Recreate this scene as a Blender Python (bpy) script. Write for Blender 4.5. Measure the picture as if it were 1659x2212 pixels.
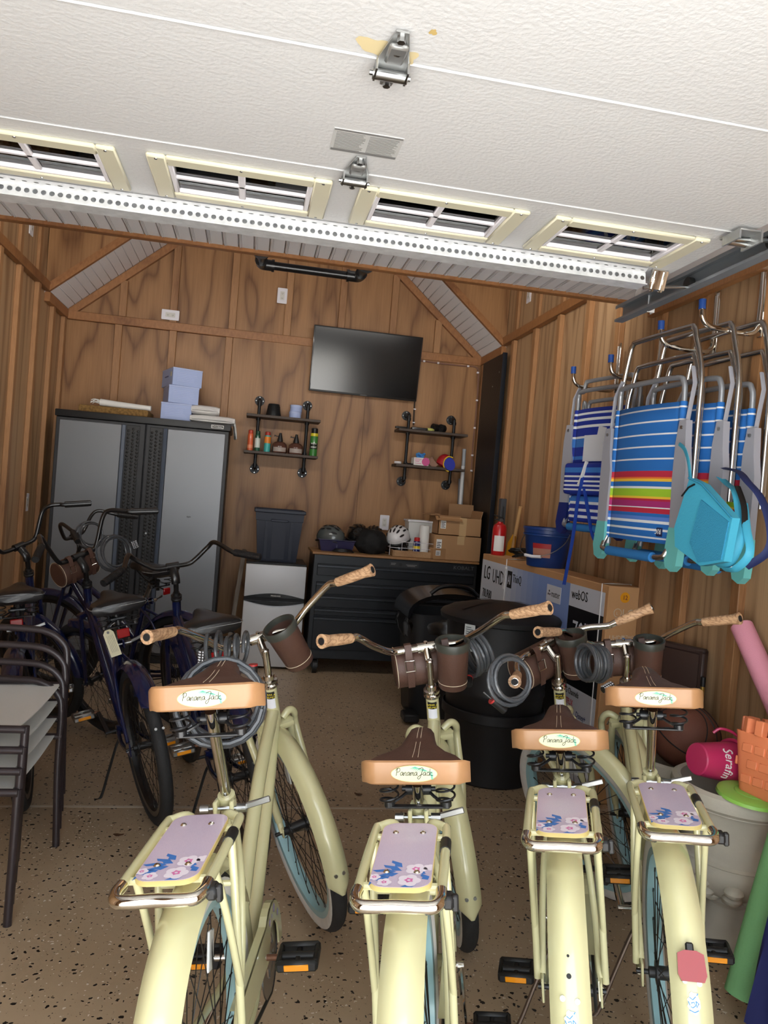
import bpy, bmesh, math, random
from mathutils import Vector as V, Matrix as M
random.seed(7)
for o in list(bpy.data.objects): bpy.data.objects.remove(o)
SC = bpy.context.scene; COL = SC.collection
R = math.radians; PI = math.pi; cos = math.cos; sin = math.sin

# ------------------------------------------------------------------ camera, world, exposure
def make_camera():
    yaw, pitch, roll = R(10.13), R(-1.16), R(4.64)
    fw = V((sin(yaw)*cos(pitch), cos(yaw)*cos(pitch), sin(pitch)))
    rt = V((cos(yaw), -sin(yaw), 0)); up = rt.cross(fw)
    r2 = rt*cos(roll) + up*sin(roll); u2 = -rt*sin(roll) + up*cos(roll)
    cd = bpy.data.cameras.new('camera'); co = bpy.data.objects.new('camera', cd); COL.objects.link(co)
    cd.sensor_fit = 'VERTICAL'; cd.sensor_height = 36.0; cd.lens = 36.0*1620/2212
    cd.clip_start = 0.02; cd.clip_end = 200
    m = M((r2, u2, -fw)).transposed().to_4x4(); m.translation = V((0, 0, 1.45)); co.matrix_world = m
    SC.camera = co
make_camera()
W = bpy.data.worlds.new('overcast_sky'); SC.world = W; W.use_nodes = True
bg = W.node_tree.nodes['Background']; bg.inputs[0].default_value = (0.86, 0.93, 1.0, 1); bg.inputs[1].default_value = 2.6
sun = bpy.data.lights.new('afternoon_sun', 'SUN'); sun.energy = 29.0; sun.angle = R(1.5); sun.color = (1, .985, .97)
so_ = bpy.data.objects.new('afternoon_sun', sun); COL.objects.link(so_); so_.rotation_euler = V((.55, -.22, -.80)).to_track_quat('-Z', 'Y').to_euler()
SC.view_settings.view_transform = 'Standard'; SC.view_settings.look = 'None'
SC.view_settings.gamma = 1; SC.view_settings.use_curve_mapping = False
SC.view_settings.exposure = 0.66

# ------------------------------------------------------------------ materials
def lin(c):
    return tuple(((x/255)/12.92 if x/255 <= .04045 else ((x/255+.055)/1.055)**2.4) for x in c) + (1,)
MATS = {}
def mat(name, rgb, rough=.5, metal=0., bump=0., bscale=200., var=0., vscale=8., spec=.5, coat=0., trans=0., emit=0., stretch=None):
    if name in MATS: return MATS[name]
    m = bpy.data.materials.new(name); m.use_nodes = True; nt = m.node_tree; b = nt.nodes['Principled BSDF']
    b.inputs['Base Color'].default_value = lin(rgb); b.inputs['Roughness'].default_value = rough
    b.inputs['Metallic'].default_value = metal; b.inputs['Specular IOR Level'].default_value = spec
    b.inputs['Coat Weight'].default_value = coat; b.inputs['Coat Roughness'].default_value = .08
    if trans: b.inputs['Transmission Weight'].default_value = trans
    if bump or var:
        tc = nt.nodes.new('ShaderNodeTexCoord'); mp = nt.nodes.new('ShaderNodeMapping')
        nt.links.new(tc.outputs['Object'], mp.inputs[0])
        if stretch: mp.inputs['Scale'].default_value = stretch
    if bump:
        n = nt.nodes.new('ShaderNodeTexNoise'); n.inputs['Scale'].default_value = bscale; n.inputs['Detail'].default_value = 3
        bp = nt.nodes.new('ShaderNodeBump'); bp.inputs['Strength'].default_value = bump; bp.inputs['Distance'].default_value = .003
        nt.links.new(mp.outputs[0], n.inputs['Vector']); nt.links.new(n.outputs[0], bp.inputs['Height']); nt.links.new(bp.outputs[0], b.inputs['Normal'])
    if var:
        n = nt.nodes.new('ShaderNodeTexNoise'); n.inputs['Scale'].default_value = vscale; n.inputs['Detail'].default_value = 5
        h = nt.nodes.new('ShaderNodeHueSaturation'); h.inputs['Color'].default_value = lin(rgb)
        mr = nt.nodes.new('ShaderNodeMapRange'); mr.inputs[1].default_value = .3; mr.inputs[2].default_value = .7
        mr.inputs[3].default_value = 1-var; mr.inputs[4].default_value = 1+var
        nt.links.new(mp.outputs[0], n.inputs['Vector']); nt.links.new(n.outputs[0], mr.inputs[0]); nt.links.new(mr.outputs[0], h.inputs['Value'])
        nt.links.new(h.outputs[0], b.inputs['Base Color'])
    MATS[name] = m; return m
def node(nt, t, **k):
    n = nt.nodes.new(t)
    for a, v in k.items():
        if a.startswith('i_'): n.inputs[a[2:].replace('_', ' ')].default_value = v
        else: setattr(n, a, v)
    return n
def wood(name, c1, c2, scale=(1, 1, 1), rings=3., dist=6., fine=.35, rough=.5, coat=0.):
    """plain-sawn grain: distorted bands plus fine streaks, both in object space"""
    if name in MATS: return MATS[name]
    m = bpy.data.materials.new(name); m.use_nodes = True; nt = m.node_tree; b = nt.nodes['Principled BSDF']; L = nt.links.new
    tc = node(nt, 'ShaderNodeTexCoord'); mp = node(nt, 'ShaderNodeMapping'); mp.inputs['Scale'].default_value = scale
    L(tc.outputs['Object'], mp.inputs[0])
    n1 = node(nt, 'ShaderNodeTexNoise', i_Scale=1.0, i_Detail=2.0, i_Roughness=.45); L(mp.outputs[0], n1.inputs['Vector'])
    mu = node(nt, 'ShaderNodeMath', operation='MULTIPLY'); mu.inputs[1].default_value = dist*rings; L(n1.outputs[0], mu.inputs[0])
    fr = node(nt, 'ShaderNodeMath', operation='PINGPONG'); fr.inputs[1].default_value = 1; L(mu.outputs[0], fr.inputs[0])
    pw = node(nt, 'ShaderNodeMath', operation='POWER'); pw.inputs[1].default_value = 3; L(fr.outputs[0], pw.inputs[0])
    mp2 = node(nt, 'ShaderNodeMapping'); mp2.inputs['Scale'].default_value = (scale[0]*14, scale[1]*14, scale[2]*3); L(tc.outputs['Object'], mp2.inputs[0])
    n2 = node(nt, 'ShaderNodeTexNoise', i_Scale=3.0, i_Detail=4.0); L(mp2.outputs[0], n2.inputs['Vector'])
    n3 = node(nt, 'ShaderNodeTexNoise', i_Scale=.6, i_Detail=2.0); L(mp.outputs[0], n3.inputs['Vector'])
    ad = node(nt, 'ShaderNodeMath', operation='MULTIPLY_ADD'); ad.inputs[1].default_value = fine*1.4; L(n2.outputs[0], ad.inputs[0])
    s = node(nt, 'ShaderNodeMath', operation='MULTIPLY'); s.inputs[1].default_value = .45; L(pw.outputs[0], s.inputs[0]); L(s.outputs[0], ad.inputs[2])
    a3 = node(nt, 'ShaderNodeMath', operation='MULTIPLY_ADD'); a3.inputs[1].default_value = .5; L(n3.outputs[0], a3.inputs[0]); L(ad.outputs[0], a3.inputs[2])
    cr = node(nt, 'ShaderNodeValToRGB'); L(a3.outputs[0], cr.inputs[0])
    cr.color_ramp.elements[0].position = .28; cr.color_ramp.elements[0].color = lin(c1)
    cr.color_ramp.elements[1].position = .95; cr.color_ramp.elements[1].color = lin(c2)
    L(cr.outputs[0], b.inputs['Base Color']); b.inputs['Roughness'].default_value = rough; b.inputs['Coat Weight'].default_value = coat
    bp = node(nt, 'ShaderNodeBump', i_Strength=.15, i_Distance=.002); L(ad.outputs[0], bp.inputs['Height']); L(bp.outputs[0], b.inputs['Normal'])
    MATS[name] = m; return m
def stripes(name, axis, stops, rough=.8):
    """printed fabric: constant-colour bands along one object axis; stops = [(pos, rgb)]"""
    m = bpy.data.materials.new(name); m.use_nodes = True; nt = m.node_tree; b = nt.nodes['Principled BSDF']; L = nt.links.new
    tc = node(nt, 'ShaderNodeTexCoord'); sp = node(nt, 'ShaderNodeSeparateXYZ'); L(tc.outputs['Object'], sp.inputs[0])
    lo, hi = stops[0][0], stops[-1][0]
    mr = node(nt, 'ShaderNodeMapRange'); mr.inputs[1].default_value = lo; mr.inputs[2].default_value = hi; L(sp.outputs[axis], mr.inputs[0])
    cr = node(nt, 'ShaderNodeValToRGB'); cr.color_ramp.interpolation = 'CONSTANT'; L(mr.outputs[0], cr.inputs[0])
    e = cr.color_ramp.elements
    e[0].position = 0; e[0].color = lin(stops[0][1]); e.remove(e[1])
    for p, c in stops[1:-1]:
        x = e.new((p-lo)/(hi-lo)); x.color = lin(c)
    L(cr.outputs[0], b.inputs['Base Color']); b.inputs['Roughness'].default_value = rough
    n = node(nt, 'ShaderNodeTexNoise', i_Scale=700.0); bp = node(nt, 'ShaderNodeBump', i_Strength=.2, i_Distance=.001)
    L(tc.outputs['Object'], n.inputs['Vector']); L(n.outputs[0], bp.inputs['Height']); L(bp.outputs[0], b.inputs['Normal'])
    return m
def glass(name, tint, gl=.12):
    m = bpy.data.materials.new(name); m.use_nodes = True; nt = m.node_tree; nt.nodes.clear(); L = nt.links.new
    o = node(nt, 'ShaderNodeOutputMaterial'); t = node(nt, 'ShaderNodeBsdfTransparent'); t.inputs[0].default_value = lin(tint)
    g = node(nt, 'ShaderNodeBsdfGlossy'); g.inputs['Roughness'].default_value = .03
    f = node(nt, 'ShaderNodeFresnel'); f.inputs[0].default_value = 1.45; mx = node(nt, 'ShaderNodeMixShader')
    L(f.outputs[0], mx.inputs[0]); L(t.outputs[0], mx.inputs[1]); L(g.outputs[0], mx.inputs[2]); L(mx.outputs[0], o.inputs[0])
    return m
def floor_mat():
    m = bpy.data.materials.new('flecked_epoxy_floor'); m.use_nodes = True; nt = m.node_tree; b = nt.nodes['Principled BSDF']; L = nt.links.new
    tc = node(nt, 'ShaderNodeTexCoord')
    n = node(nt, 'ShaderNodeTexNoise', i_Scale=1.4, i_Detail=6.0); L(tc.outputs['Object'], n.inputs['Vector'])
    cr = node(nt, 'ShaderNodeValToRGB'); L(n.outputs[0], cr.inputs[0])
    cr.color_ramp.elements[0].position = .35; cr.color_ramp.elements[0].color = lin((170, 148, 120))
    cr.color_ramp.elements[1].position = .68; cr.color_ramp.elements[1].color = lin((188, 166, 138))
    prev = cr.outputs[0]
    for sc, rad, lo, hi, colr in ((56., .34, 0., .42, (24, 20, 18)), (70., .28, .0, .34, (214, 204, 188)), (120., .26, 0., .22, (74, 54, 38))):
        nz = node(nt, 'ShaderNodeTexNoise', i_Scale=sc*.9); L(tc.outputs['Object'], nz.inputs['Vector'])
        av = node(nt, 'ShaderNodeVectorMath', operation='MULTIPLY_ADD'); av.inputs[1].default_value = (.022,)*3; L(nz.outputs['Color'], av.inputs[0]); L(tc.outputs['Object'], av.inputs[2])
        v = node(nt, 'ShaderNodeTexVoronoi', i_Scale=sc); L(av.outputs[0], v.inputs['Vector'])
        sp = node(nt, 'ShaderNodeSeparateColor'); L(v.outputs['Color'], sp.inputs[0])
        a = node(nt, 'ShaderNodeMath', operation='LESS_THAN'); a.inputs[1].default_value = hi; L(sp.outputs[0], a.inputs[0])
        r_ = node(nt, 'ShaderNodeMath', operation='MULTIPLY_ADD'); r_.inputs[1].default_value = rad*.8; r_.inputs[2].default_value = rad*.35; L(sp.outputs[1], r_.inputs[0])
        d = node(nt, 'ShaderNodeMath', operation='LESS_THAN'); L(v.outputs['Distance'], d.inputs[0]); L(r_.outputs[0], d.inputs[1])
        k = node(nt, 'ShaderNodeMath', operation='MULTIPLY'); L(a.outputs[0], k.inputs[0]); L(d.outputs[0], k.inputs[1])
        mx = node(nt, 'ShaderNodeMix', data_type='RGBA'); L(k.outputs[0], mx.inputs[0]); L(prev, mx.inputs[6]); mx.inputs[7].default_value = lin(colr)
        prev = mx.outputs[2]
    L(prev, b.inputs['Base Color']); b.inputs['Roughness'].default_value = .38
    n2 = node(nt, 'ShaderNodeTexNoise', i_Scale=25.0, i_Detail=4.0); L(tc.outputs['Object'], n2.inputs['Vector'])
    bp = node(nt, 'ShaderNodeBump', i_Strength=.12, i_Distance=.003); L(n2.outputs[0], bp.inputs['Height']); L(bp.outputs[0], b.inputs['Normal'])
    return m

# ------------------------------------------------------------------ mesh building
class MB:
    def __init__(s): s.v = []; s.f = []
    def add(s, vs, fs):
        n = len(s.v); s.v += [tuple(x) for x in vs]; s.f += [tuple(i+n for i in f) for f in fs]; return s
    def box(s, c, d, rot=None, bev=0., seg=1):
        hx, hy, hz = d[0]/2, d[1]/2, d[2]/2; c = V(c)
        bm = bmesh.new(); bmesh.ops.create_cube(bm, size=1)
        bmesh.ops.scale(bm, vec=d, verts=bm.verts)
        if bev: bmesh.ops.bevel(bm, geom=list(bm.edges), offset=min(bev, .45*min(d)), segments=seg, profile=.6, affect='EDGES')
        if rot is not None: bmesh.ops.transform(bm, matrix=rot.to_4x4(), verts=bm.verts)
        bm.verts.index_update()
        s.add([v.co + c for v in bm.verts], [[v.index for v in f.verts] for f in bm.faces]); bm.free(); return s
    def bx(s, x0, x1, y0, y1, z0, z1, bev=0., seg=1):
        return s.box(((x0+x1)/2, (y0+y1)/2, (z0+z1)/2), (abs(x1-x0), abs(y1-y0), abs(z1-z0)), None, bev, seg)
    def tube(s, pts, r, n=8, cap=True, closed=False, flat=1.):
        pts = [V(p) for p in pts]; N = len(pts); rs = r if isinstance(r, (list, tuple)) else [r]*N
        T = []
        for i in range(N):
            a = pts[(i-1) % N] if (closed or i) else pts[0]; b = pts[(i+1) % N] if (closed or i < N-1) else pts[-1]
            t = b-a; T.append(t.normalized() if t.length > 1e-9 else V((0, 0, 1)))
        up = V((0, 0, 1)) if abs(T[0].z) < .9 else V((1, 0, 0))
        nrm = (up - T[0]*up.dot(T[0])).normalized(); vs = []
        for i in range(N):
            if i:
                nrm = nrm - T[i]*nrm.dot(T[i])
                if nrm.length < 1e-6: nrm = T[i].orthogonal()
                nrm.normalize()
            bn = T[i].cross(nrm)
            for k in range(n):
                a = 2*PI*k/n; vs.append(pts[i] + (nrm*cos(a)*flat + bn*sin(a))*rs[i])
        fs = []
        for i in range(N if closed else N-1):
            j = (i+1) % N
            for k in range(n): l = (k+1) % n; fs.append((i*n+k, i*n+l, j*n+l, j*n+k))
        if cap and not closed: fs.append(tuple(range(n-1, -1, -1))); fs.append(tuple((N-1)*n+k for k in range(n)))
        return s.add(vs, fs)
    def lathe(s, prof, n=24, o=(0, 0, 0), mtx=None, a0=0., a1=2*PI):
        """profile [(r, z)] about +Z at o; mtx rotates first"""
        full = abs(a1-a0-2*PI) < 1e-6; K = n if full else n+1; vs = []; fs = []; o = V(o)
        for r, z in prof:
            for k in range(K):
                a = a0+(a1-a0)*k/n; p = V((r*cos(a), r*sin(a), z)); vs.append(o + (mtx @ p if mtx else p))
        for i in range(len(prof)-1):
            for k in range(n): l = (k+1) % K; fs.append((i*K+k, i*K+l, (i+1)*K+l, (i+1)*K+k))
        return s.add(vs, fs)
    def loft(s, secs, cap=True, closed=True):
        n = len(secs[0]); vs = [p for q in secs for p in q]; fs = []
        for i in range(len(secs)-1):
            for k in range(n if closed else n-1): l = (k+1) % n; fs.append((i*n+k, i*n+l, (i+1)*n+l, (i+1)*n+k))
        if cap: fs.append(tuple(range(n-1, -1, -1))); fs.append(tuple((len(secs)-1)*n+k for k in range(n)))
        return s.add(vs, fs)
    def prism(s, poly, d, mtx=None):
        """2D polygon (x,y) extruded 0..d along z, then mtx"""
        n = len(poly); vs = [V((x, y, 0)) for x, y in poly] + [V((x, y, d)) for x, y in poly]
        if mtx: vs = [mtx @ p for p in vs]
        return s.add(vs, [tuple(range(n-1, -1, -1)), tuple(range(n, 2*n))] + [(k, (k+1) % n, n+(k+1) % n, n+k) for k in range(n)])
    def xf(s, m): s.v = [tuple(m @ V(p)) for p in s.v]; return s
    def ell(s, c, r, nu=16, nv=10, z0=-1., z1=1.):
        c = V(c); a0 = math.asin(z0); a1 = math.asin(z1)
        pr = [(cos(a0+(a1-a0)*i/nv), sin(a0+(a1-a0)*i/nv)) for i in range(nv+1)]
        m = M.Diagonal((r[0], r[1], r[2])); return s.lathe([(max(p, 1e-4), z) for p, z in pr], nu, c, m)
    def mesh(s, name, sharp=38.):
        me = bpy.data.meshes.new(name); me.from_pydata(s.v, [], s.f); me.validate()
        me.polygons.foreach_set('use_smooth', [True]*len(me.polygons)); me.set_sharp_from_angle(angle=R(sharp))
        return me
def spl(pts, n=6):
    pts = [V(p) for p in pts]; out = []
    for i in range(len(pts)-1):
        p0 = pts[max(i-1, 0)]; p1 = pts[i]; p2 = pts[i+1]; p3 = pts[min(i+2, len(pts)-1)]
        for k in range(n):
            t = k/n
            out.append(.5*((2*p1)+(p2-p0)*t+(2*p0-5*p1+4*p2-p3)*t*t+(3*p1-p0-3*p2+p3)*t**3))
    return out+[pts[-1]]
def helix(c, ax, r, turns, pitch, n=18, start=0., wob=0.):
    ax = V(ax).normalized(); u = ax.orthogonal().normalized(); w = ax.cross(u); c = V(c); out = []
    for i in range(int(turns*n)+1):
        a = start+2*PI*i/n; t = i/n
        rr = r*(1+wob*sin(1.7*t+.5)); out.append(c + ax*(pitch*(t-turns/2)) + (u*cos(a)+w*sin(a))*rr + (u*sin(2.3*t)+w*cos(1.9*t))*r*wob*.6)
    return out
def frame(o, x, y):
    x = V(x).normalized(); z = x.cross(V(y)).normalized(); y = z.cross(x); m = M((x, y, z)).transposed().to_4x4(); m.translation = V(o); return m
def mk(name, mb, material, parent=None, mtx=None, sharp=38., label=None):
    me = mb if isinstance(mb, bpy.types.Mesh) else mb.mesh(name, sharp)
    if not me.materials: me.materials.append(material)
    o = bpy.data.objects.new(name, me); COL.objects.link(o)
    if me.materials[0] != material: o.material_slots[0].link = 'OBJECT'; o.material_slots[0].material = material
    if parent: o.parent = parent
    if mtx is not None: o.matrix_local = mtx
    if label: o['label'] = label
    return o
def tag(o, label, cat, group=None, kind=None):
    o['label'] = label; o['category'] = cat
    if group: o['group'] = group
    if kind: o['kind'] = kind
    return o
def empty(name, loc=(0, 0, 0), rz=0., mtx=None):
    o = bpy.data.objects.new(name, None); o.empty_display_size = .05; COL.objects.link(o)
    if mtx is not None: o.matrix_world = mtx
    else: o.location = loc; o.rotation_euler.z = rz
    return o
def thing(name, label, cat, loc=(0, 0, 0), rz=0., group=None, mtx=None, kind=None):
    return tag(empty(name, loc, rz, mtx), label, cat, group, kind)
def text(s, size, mtx, material, parent=None, align='LEFT', name='lettering', shear=0., sx=1., ext=.0004):
    cu = bpy.data.curves.new(name, 'FONT'); cu.body = s; cu.size = size; cu.align_x = align; cu.resolution_u = 2; cu.shear = shear; cu.extrude = ext
    t = bpy.data.objects.new(name, cu); me = bpy.data.meshes.new_from_object(t); bpy.data.objects.remove(t)
    if sx != 1:
        for v in me.vertices: v.co.x *= sx
    me.name = name; me.materials.clear(); me.materials.append(material)
    o = bpy.data.objects.new(name, me); COL.objects.link(o)
    if parent: o.parent = parent
    o.matrix_local = mtx; return o
def rz(a): return M.Rotation(a, 3, 'Z')
def rx(a): return M.Rotation(a, 3, 'X')
def ry(a): return M.Rotation(a, 3, 'Y')
def T(x, y, z): return M.Translation(V((x, y, z)))

# ------------------------------------------------------------------ shared materials
PLY = wood('stained_plywood', (172, 127, 83), (112, 74, 42), (2.0, 2.0, .45), rings=3.6, dist=5., fine=.3, rough=.48)
PLYS = wood('side_wall_boards', (194, 160, 122), (140, 106, 74), (5.0, 5.0, .3), rings=2.4, dist=5., fine=.35, rough=.5)
STUD = wood('stained_stud', (184, 138, 94), (128, 86, 52), (5, 5, 1.2), rings=1.2, dist=3., fine=.5, rough=.5)
TRIMW = wood('stained_trim', (178, 124, 76), (124, 80, 46), (1.2, 3, 3), rings=1.4, dist=3., fine=.5, rough=.45)
BEAD = mat('white_beadboard', (236, 236, 240), .45)
DOORW = mat('embossed_door_white', (206, 207, 208), .55, bump=.5, bscale=95.)
VIN = mat('cream_vinyl_frame', (214, 210, 186), .4)
PURE = mat('white_plastic', (232, 230, 236), .4)
GALV = mat('galvanised_steel', (226, 229, 232), .42, .35, var=.12, vscale=30)
CHROME = mat('chrome', (225, 222, 215), .08, 1.)
STEEL = mat('zinc_steel', (170, 172, 172), .28, 1.)
BLK = mat('black_plastic', (22, 22, 23), .45)
BLKM = mat('black_metal', (18, 18, 20), .35, 0., coat=.4)
RUB = mat('tyre_rubber', (34, 34, 35), .75, bump=.4, bscale=300.)
WHT = mat('white_paper', (235, 235, 232), .6)
INK = mat('black_ink', (20, 20, 22), .6)
GREYT = mat('grey_print', (120, 120, 120), .6)
CONC = mat('concrete', (208, 206, 202), .85, bump=.3, bscale=40, var=.06)
BRICKY = mat('roof_interior', (150, 120, 90), .7)

# ------------------------------------------------------------------ setting
XL, XR, YB = -1.6, 1.964, 6.6           # stud faces of the left, right and back walls
def structure(name, mb, material, label, cat='wall'):
    return tag(mk(name, mb, material), label, cat, kind='structure')
fl = structure('floor', MB().bx(-1.72, 2.08, .15, 6.72, -.1, 0), floor_mat(), 'tan epoxy garage floor with black and white flecks', 'floor')
mk('floor_joint', MB().bx(-1.63, 1.99, 3.388, 3.408, -.01, .0006), mat('joint_filler', (196, 184, 166), .6), fl)
structure('driveway', MB().bx(-5, 5.5, -14, .15, -.12, -.004), CONC, 'pale concrete driveway in front of the garage opening', 'driveway')
structure('ground', MB().bx(-40, 40, -45, 30, -.4, -.13), mat('pale_sand', (204, 200, 190), .9, var=.08, vscale=2), 'pale sandy ground around the driveway', 'ground')
def side_wall(x0, x1):
    b = MB().bx(x0, x1, .1, 6.7, -.05, 4.75)
    return b
wl = structure('wall_left', side_wall(-1.705, -1.635), PLYS, 'stained board left wall with upright studs')
wr = structure('wall_right', side_wall(1.999, 2.069), PLYS, 'stained board right wall with upright studs behind the beach chairs')
wb = structure('wall_back', MB().bx(-1.705, 2.069, 6.635, 6.7, -.05, 4.8), PLY, 'stained plywood back wall behind the television')
fr = MB(); fr.bx(-1.705, -1.09, .1, .2, -.05, 4.8); fr.bx(1.39, 2.069, .1, .2, -.05, 4.8); fr.bx(-1.09, 1.39, .1, .2, 2.24, 4.8)
structure('wall_front', fr, PLYS, 'front wall around the garage door opening')
rf = MB(); rf.bx(-1.75, 2.12, .05, 6.75, 4.75, 4.82)
structure('ceiling', rf, BEAD, 'high white ceiling over the loft', 'ceiling')
for k, (x, y) in enumerate(((-.42, 3.12), (.34, 3.9), (.62, 3.55), (-.3, 3.75))):
    b = MB(); b.add([V((.022*cos(a)*(1 if abs(cos(a)) > .3 else .6), .011*sin(a)*(1+.3*cos(3*a)), .003+.004*abs(cos(a))**2)) for a in [2*PI*j/10 for j in range(10)]], [tuple(range(10))])
    o_ = tag(mk('dry_leaf', b, mat('dry_leaf', (96, 66, 44), .8), None, T(x, y, .0008) @ rz(k*1.3).to_4x4()), ('dry brown leaf on the floor between the patio chairs and a cream bicycle', 'dry leaf on the floor in front of the fridge', 'dry leaf on the floor between two cream bicycles', 'dry leaf on the floor under the tagged navy bicycle')[k], 'leaf', 'dry leaves on the floor')
# studs and plates
def studs(parent, ys, x0, x1, z0, z1, w=.055):
    base = MB().bx(-abs(x1-x0)/2, abs(x1-x0)/2, 0, w, 0, z1-z0, .003).mesh('stud')
    for y in ys: mk('stud', base, STUD, parent, T((x0+x1)/2, y, z0))
LY = [.25, .65, 1.06, 1.49, 1.92, 2.35, 2.78, 3.21, 3.64, 4.07, 4.50, 4.934, 5.337, 5.768]
studs(wl, LY, -1.635, -1.6, 0, 2.785); studs(wl, [6.192, 6.54], -1.635, -1.6, 0, 2.71)
studs(wl, LY[1:], -1.635, -1.612, 2.85, 3.3)
RY = [.3, .7, 1.1, 1.5, 1.9, 2.3, 2.722, 3.123, 3.503, 3.959, 4.375, 4.835, 5.284, 5.753]
studs(wr, RY, 1.964, 1.999, 0, 2.78); studs(wr, [6.54], 1.964, 1.999, 0, 2.71)
studs(wr, RY[1:], 1.976, 1.999, 2.85, 3.3)
for p, x0, x1 in ((wl, -1.635, -1.592), (wr, 1.956, 1.999)):
    mk('top_plate', MB().bx(x0, x1, .2, 6.03, 2.782, 2.85, .003), TRIMW, p)
    mk('top_plate', MB().bx(x0, x1, 6.03, 6.62, 2.708, 2.782, .003), TRIMW, p)
mk('wall_rail', MB().bx(-1.6, 1.964, 6.595, 6.635, 2.705, 2.775, .003), TRIMW, wb)
for x in (-1.192, -.75, -.283): mk('stud', MB().bx(x-.03, x+.03, 6.6, 6.635, 0, 2.705, .003), STUD, wb)
SL = .85; ang = math.atan(SL)
for x in (-1.17, -.76, -.27, .197, .665, 1.126, 1.54):
    zt = 2.78 + SL*(min(x+1.6, 1.964-x)) - .07
    mk('stud', MB().bx(x-.03, x+.03, 6.6, 6.635, 2.775, zt, .003), STUD, wb)
mk('plywood_sheet', MB().bx(-.25, .93, 6.604, 6.635, 0, 2.705), PLY, wb)
mk('plywood_sheet', MB().bx(.932, 1.964, 6.604, 6.635, 0, 2.705), PLY, wb)
# roof slope strips at the back, their planks, rafters and the cheek walls in front of them
plank = MB().bx(.0, .0685, -.285, .285, 0, .012, .002).bx(.003, .009, -.285, .285, -.0025, .002, .001).mesh('beadboard')
for side in (-1, 1):
    x0 = XL if side < 0 else XR
    d = V((cos(ang)*-side, 0, sin(ang))); nrm = V((sin(ang)*side, 0, cos(ang)))
    roof = MB(); L_ = 1.782/cos(ang); c = V((x0, 6.315, 2.785))
    roof.add([c+d*t+nrm*h+V((0, y, 0)) for h in (.012, .05) for t in (-.08, L_) for y in (-.285, .285)], [(0, 1, 3, 2), (4, 6, 7, 5), (0, 2, 6, 4), (1, 5, 7, 3), (0, 4, 5, 1), (2, 3, 7, 6)])
    ro = structure('ceiling', roof, BEAD, 'sloping white beadboard ceiling above the %s end of the back wall' % ('left' if side < 0 else 'right'), 'ceiling')
    n = int(L_/.071)
    for i in range(n):
        m = M((d, V((0, 1, 0)), d.cross(V((0, 1, 0))))).transposed().to_4x4()
        if m.col[2].xyz.dot(nrm) < 0: m = M((d, V((0, -1, 0)), d.cross(V((0, -1, 0))))).transposed().to_4x4()
        m.translation = c + d*(i*.071)
        mk('beadboard', plank, BEAD, ro, m)
    e = d*L_
    raf = MB(); o1 = V((x0, 0, 2.78)); dn = V((0, 0, -.09))
    raf.add([o1+V((0, y, 0))+p for y in (6.597, 6.635) for p in (V((0, 0, 0)), e, e+dn, V((0, 0, 0))+dn+V((-side*.0, 0, .02)))], [(0, 1, 2, 3), (4, 7, 6, 5), (0, 4, 5, 1), (1, 5, 6, 2), (2, 6, 7, 3), (3, 7, 4, 0)])
    mk('rafter', raf, TRIMW, wb)
    ck = MB(); xi = x0 - side*0
    ck.add([V((p[0], y, p[1])) for y in (6.032, 6.06) for p in ((x0+side*.03, 2.80), (x0, 2.80), (.182, 2.80+1.782*SL), (.182, 4.75), (x0+side*.03, 4.75))], [(0, 1, 2, 3, 4), (9, 8, 7, 6, 5)] + [(i, (i+5), (i+1) % 5+5, (i+1) % 5) for i in range(5)])
    cw = structure('wall_rear_%s' % ('left' if side < 0 else 'right'), ck, PLY, 'triangular stained plywood cheek wall above the %s sloping ceiling' % ('left' if side < 0 else 'right'))
    up = V((0, 0, .055)); o2 = V((x0, 0, 2.79))
    for k, (h0, h1, yy) in enumerate(((-.012, .028, 6.0), (.028, .06, 6.015))):
        bd = MB(); bd.add([o2+V((0, y, h))+p for y in (yy, 6.034) for h, p in ((h0, V()), (h0, e), (h1, e), (h1, V()))], [(0, 1, 2, 3), (4, 7, 6, 5), (0, 4, 5, 1), (1, 5, 6, 2), (2, 6, 7, 3), (3, 7, 4, 0)])
        mk('edge_board', bd, TRIMW, cw)
# loft
lo = structure('ceiling', MB().bx(-1.632, 1.996, .22, 3.58, 2.561, 2.7), BEAD, 'flat white beadboard ceiling under the loft above the garage door', 'ceiling')
lp = MB().bx(.0005, .0685, -1.68, 1.68, 0, .013, .002).bx(.004, .0095, -1.68, 1.68, -.0028, .002, .001).bx(.0125, .016, -1.68, 1.68, -.002, .002, .001).mesh('beadboard')
for i in range(51): mk('beadboard', lp, BEAD, lo, T(-1.612+i*.07, 1.9, 2.548))
structure('trim_1', MB().bx(-1.63, 1.994, 3.58, 3.62, 2.532, 2.72, .003), TRIMW, 'stained fascia board along the loft edge', 'trim')
structure('trim_2', MB().bx(1.926, 1.964, .25, 3.588, 2.477, 2.546, .003), TRIMW, 'knotty stained ledger board on the right wall under the loft', 'trim')
structure('trim_3', MB().bx(-1.6, -1.562, .25, 3.588, 2.477, 2.546, .003), TRIMW, 'stained ledger board on the left wall under the loft', 'trim')

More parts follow.
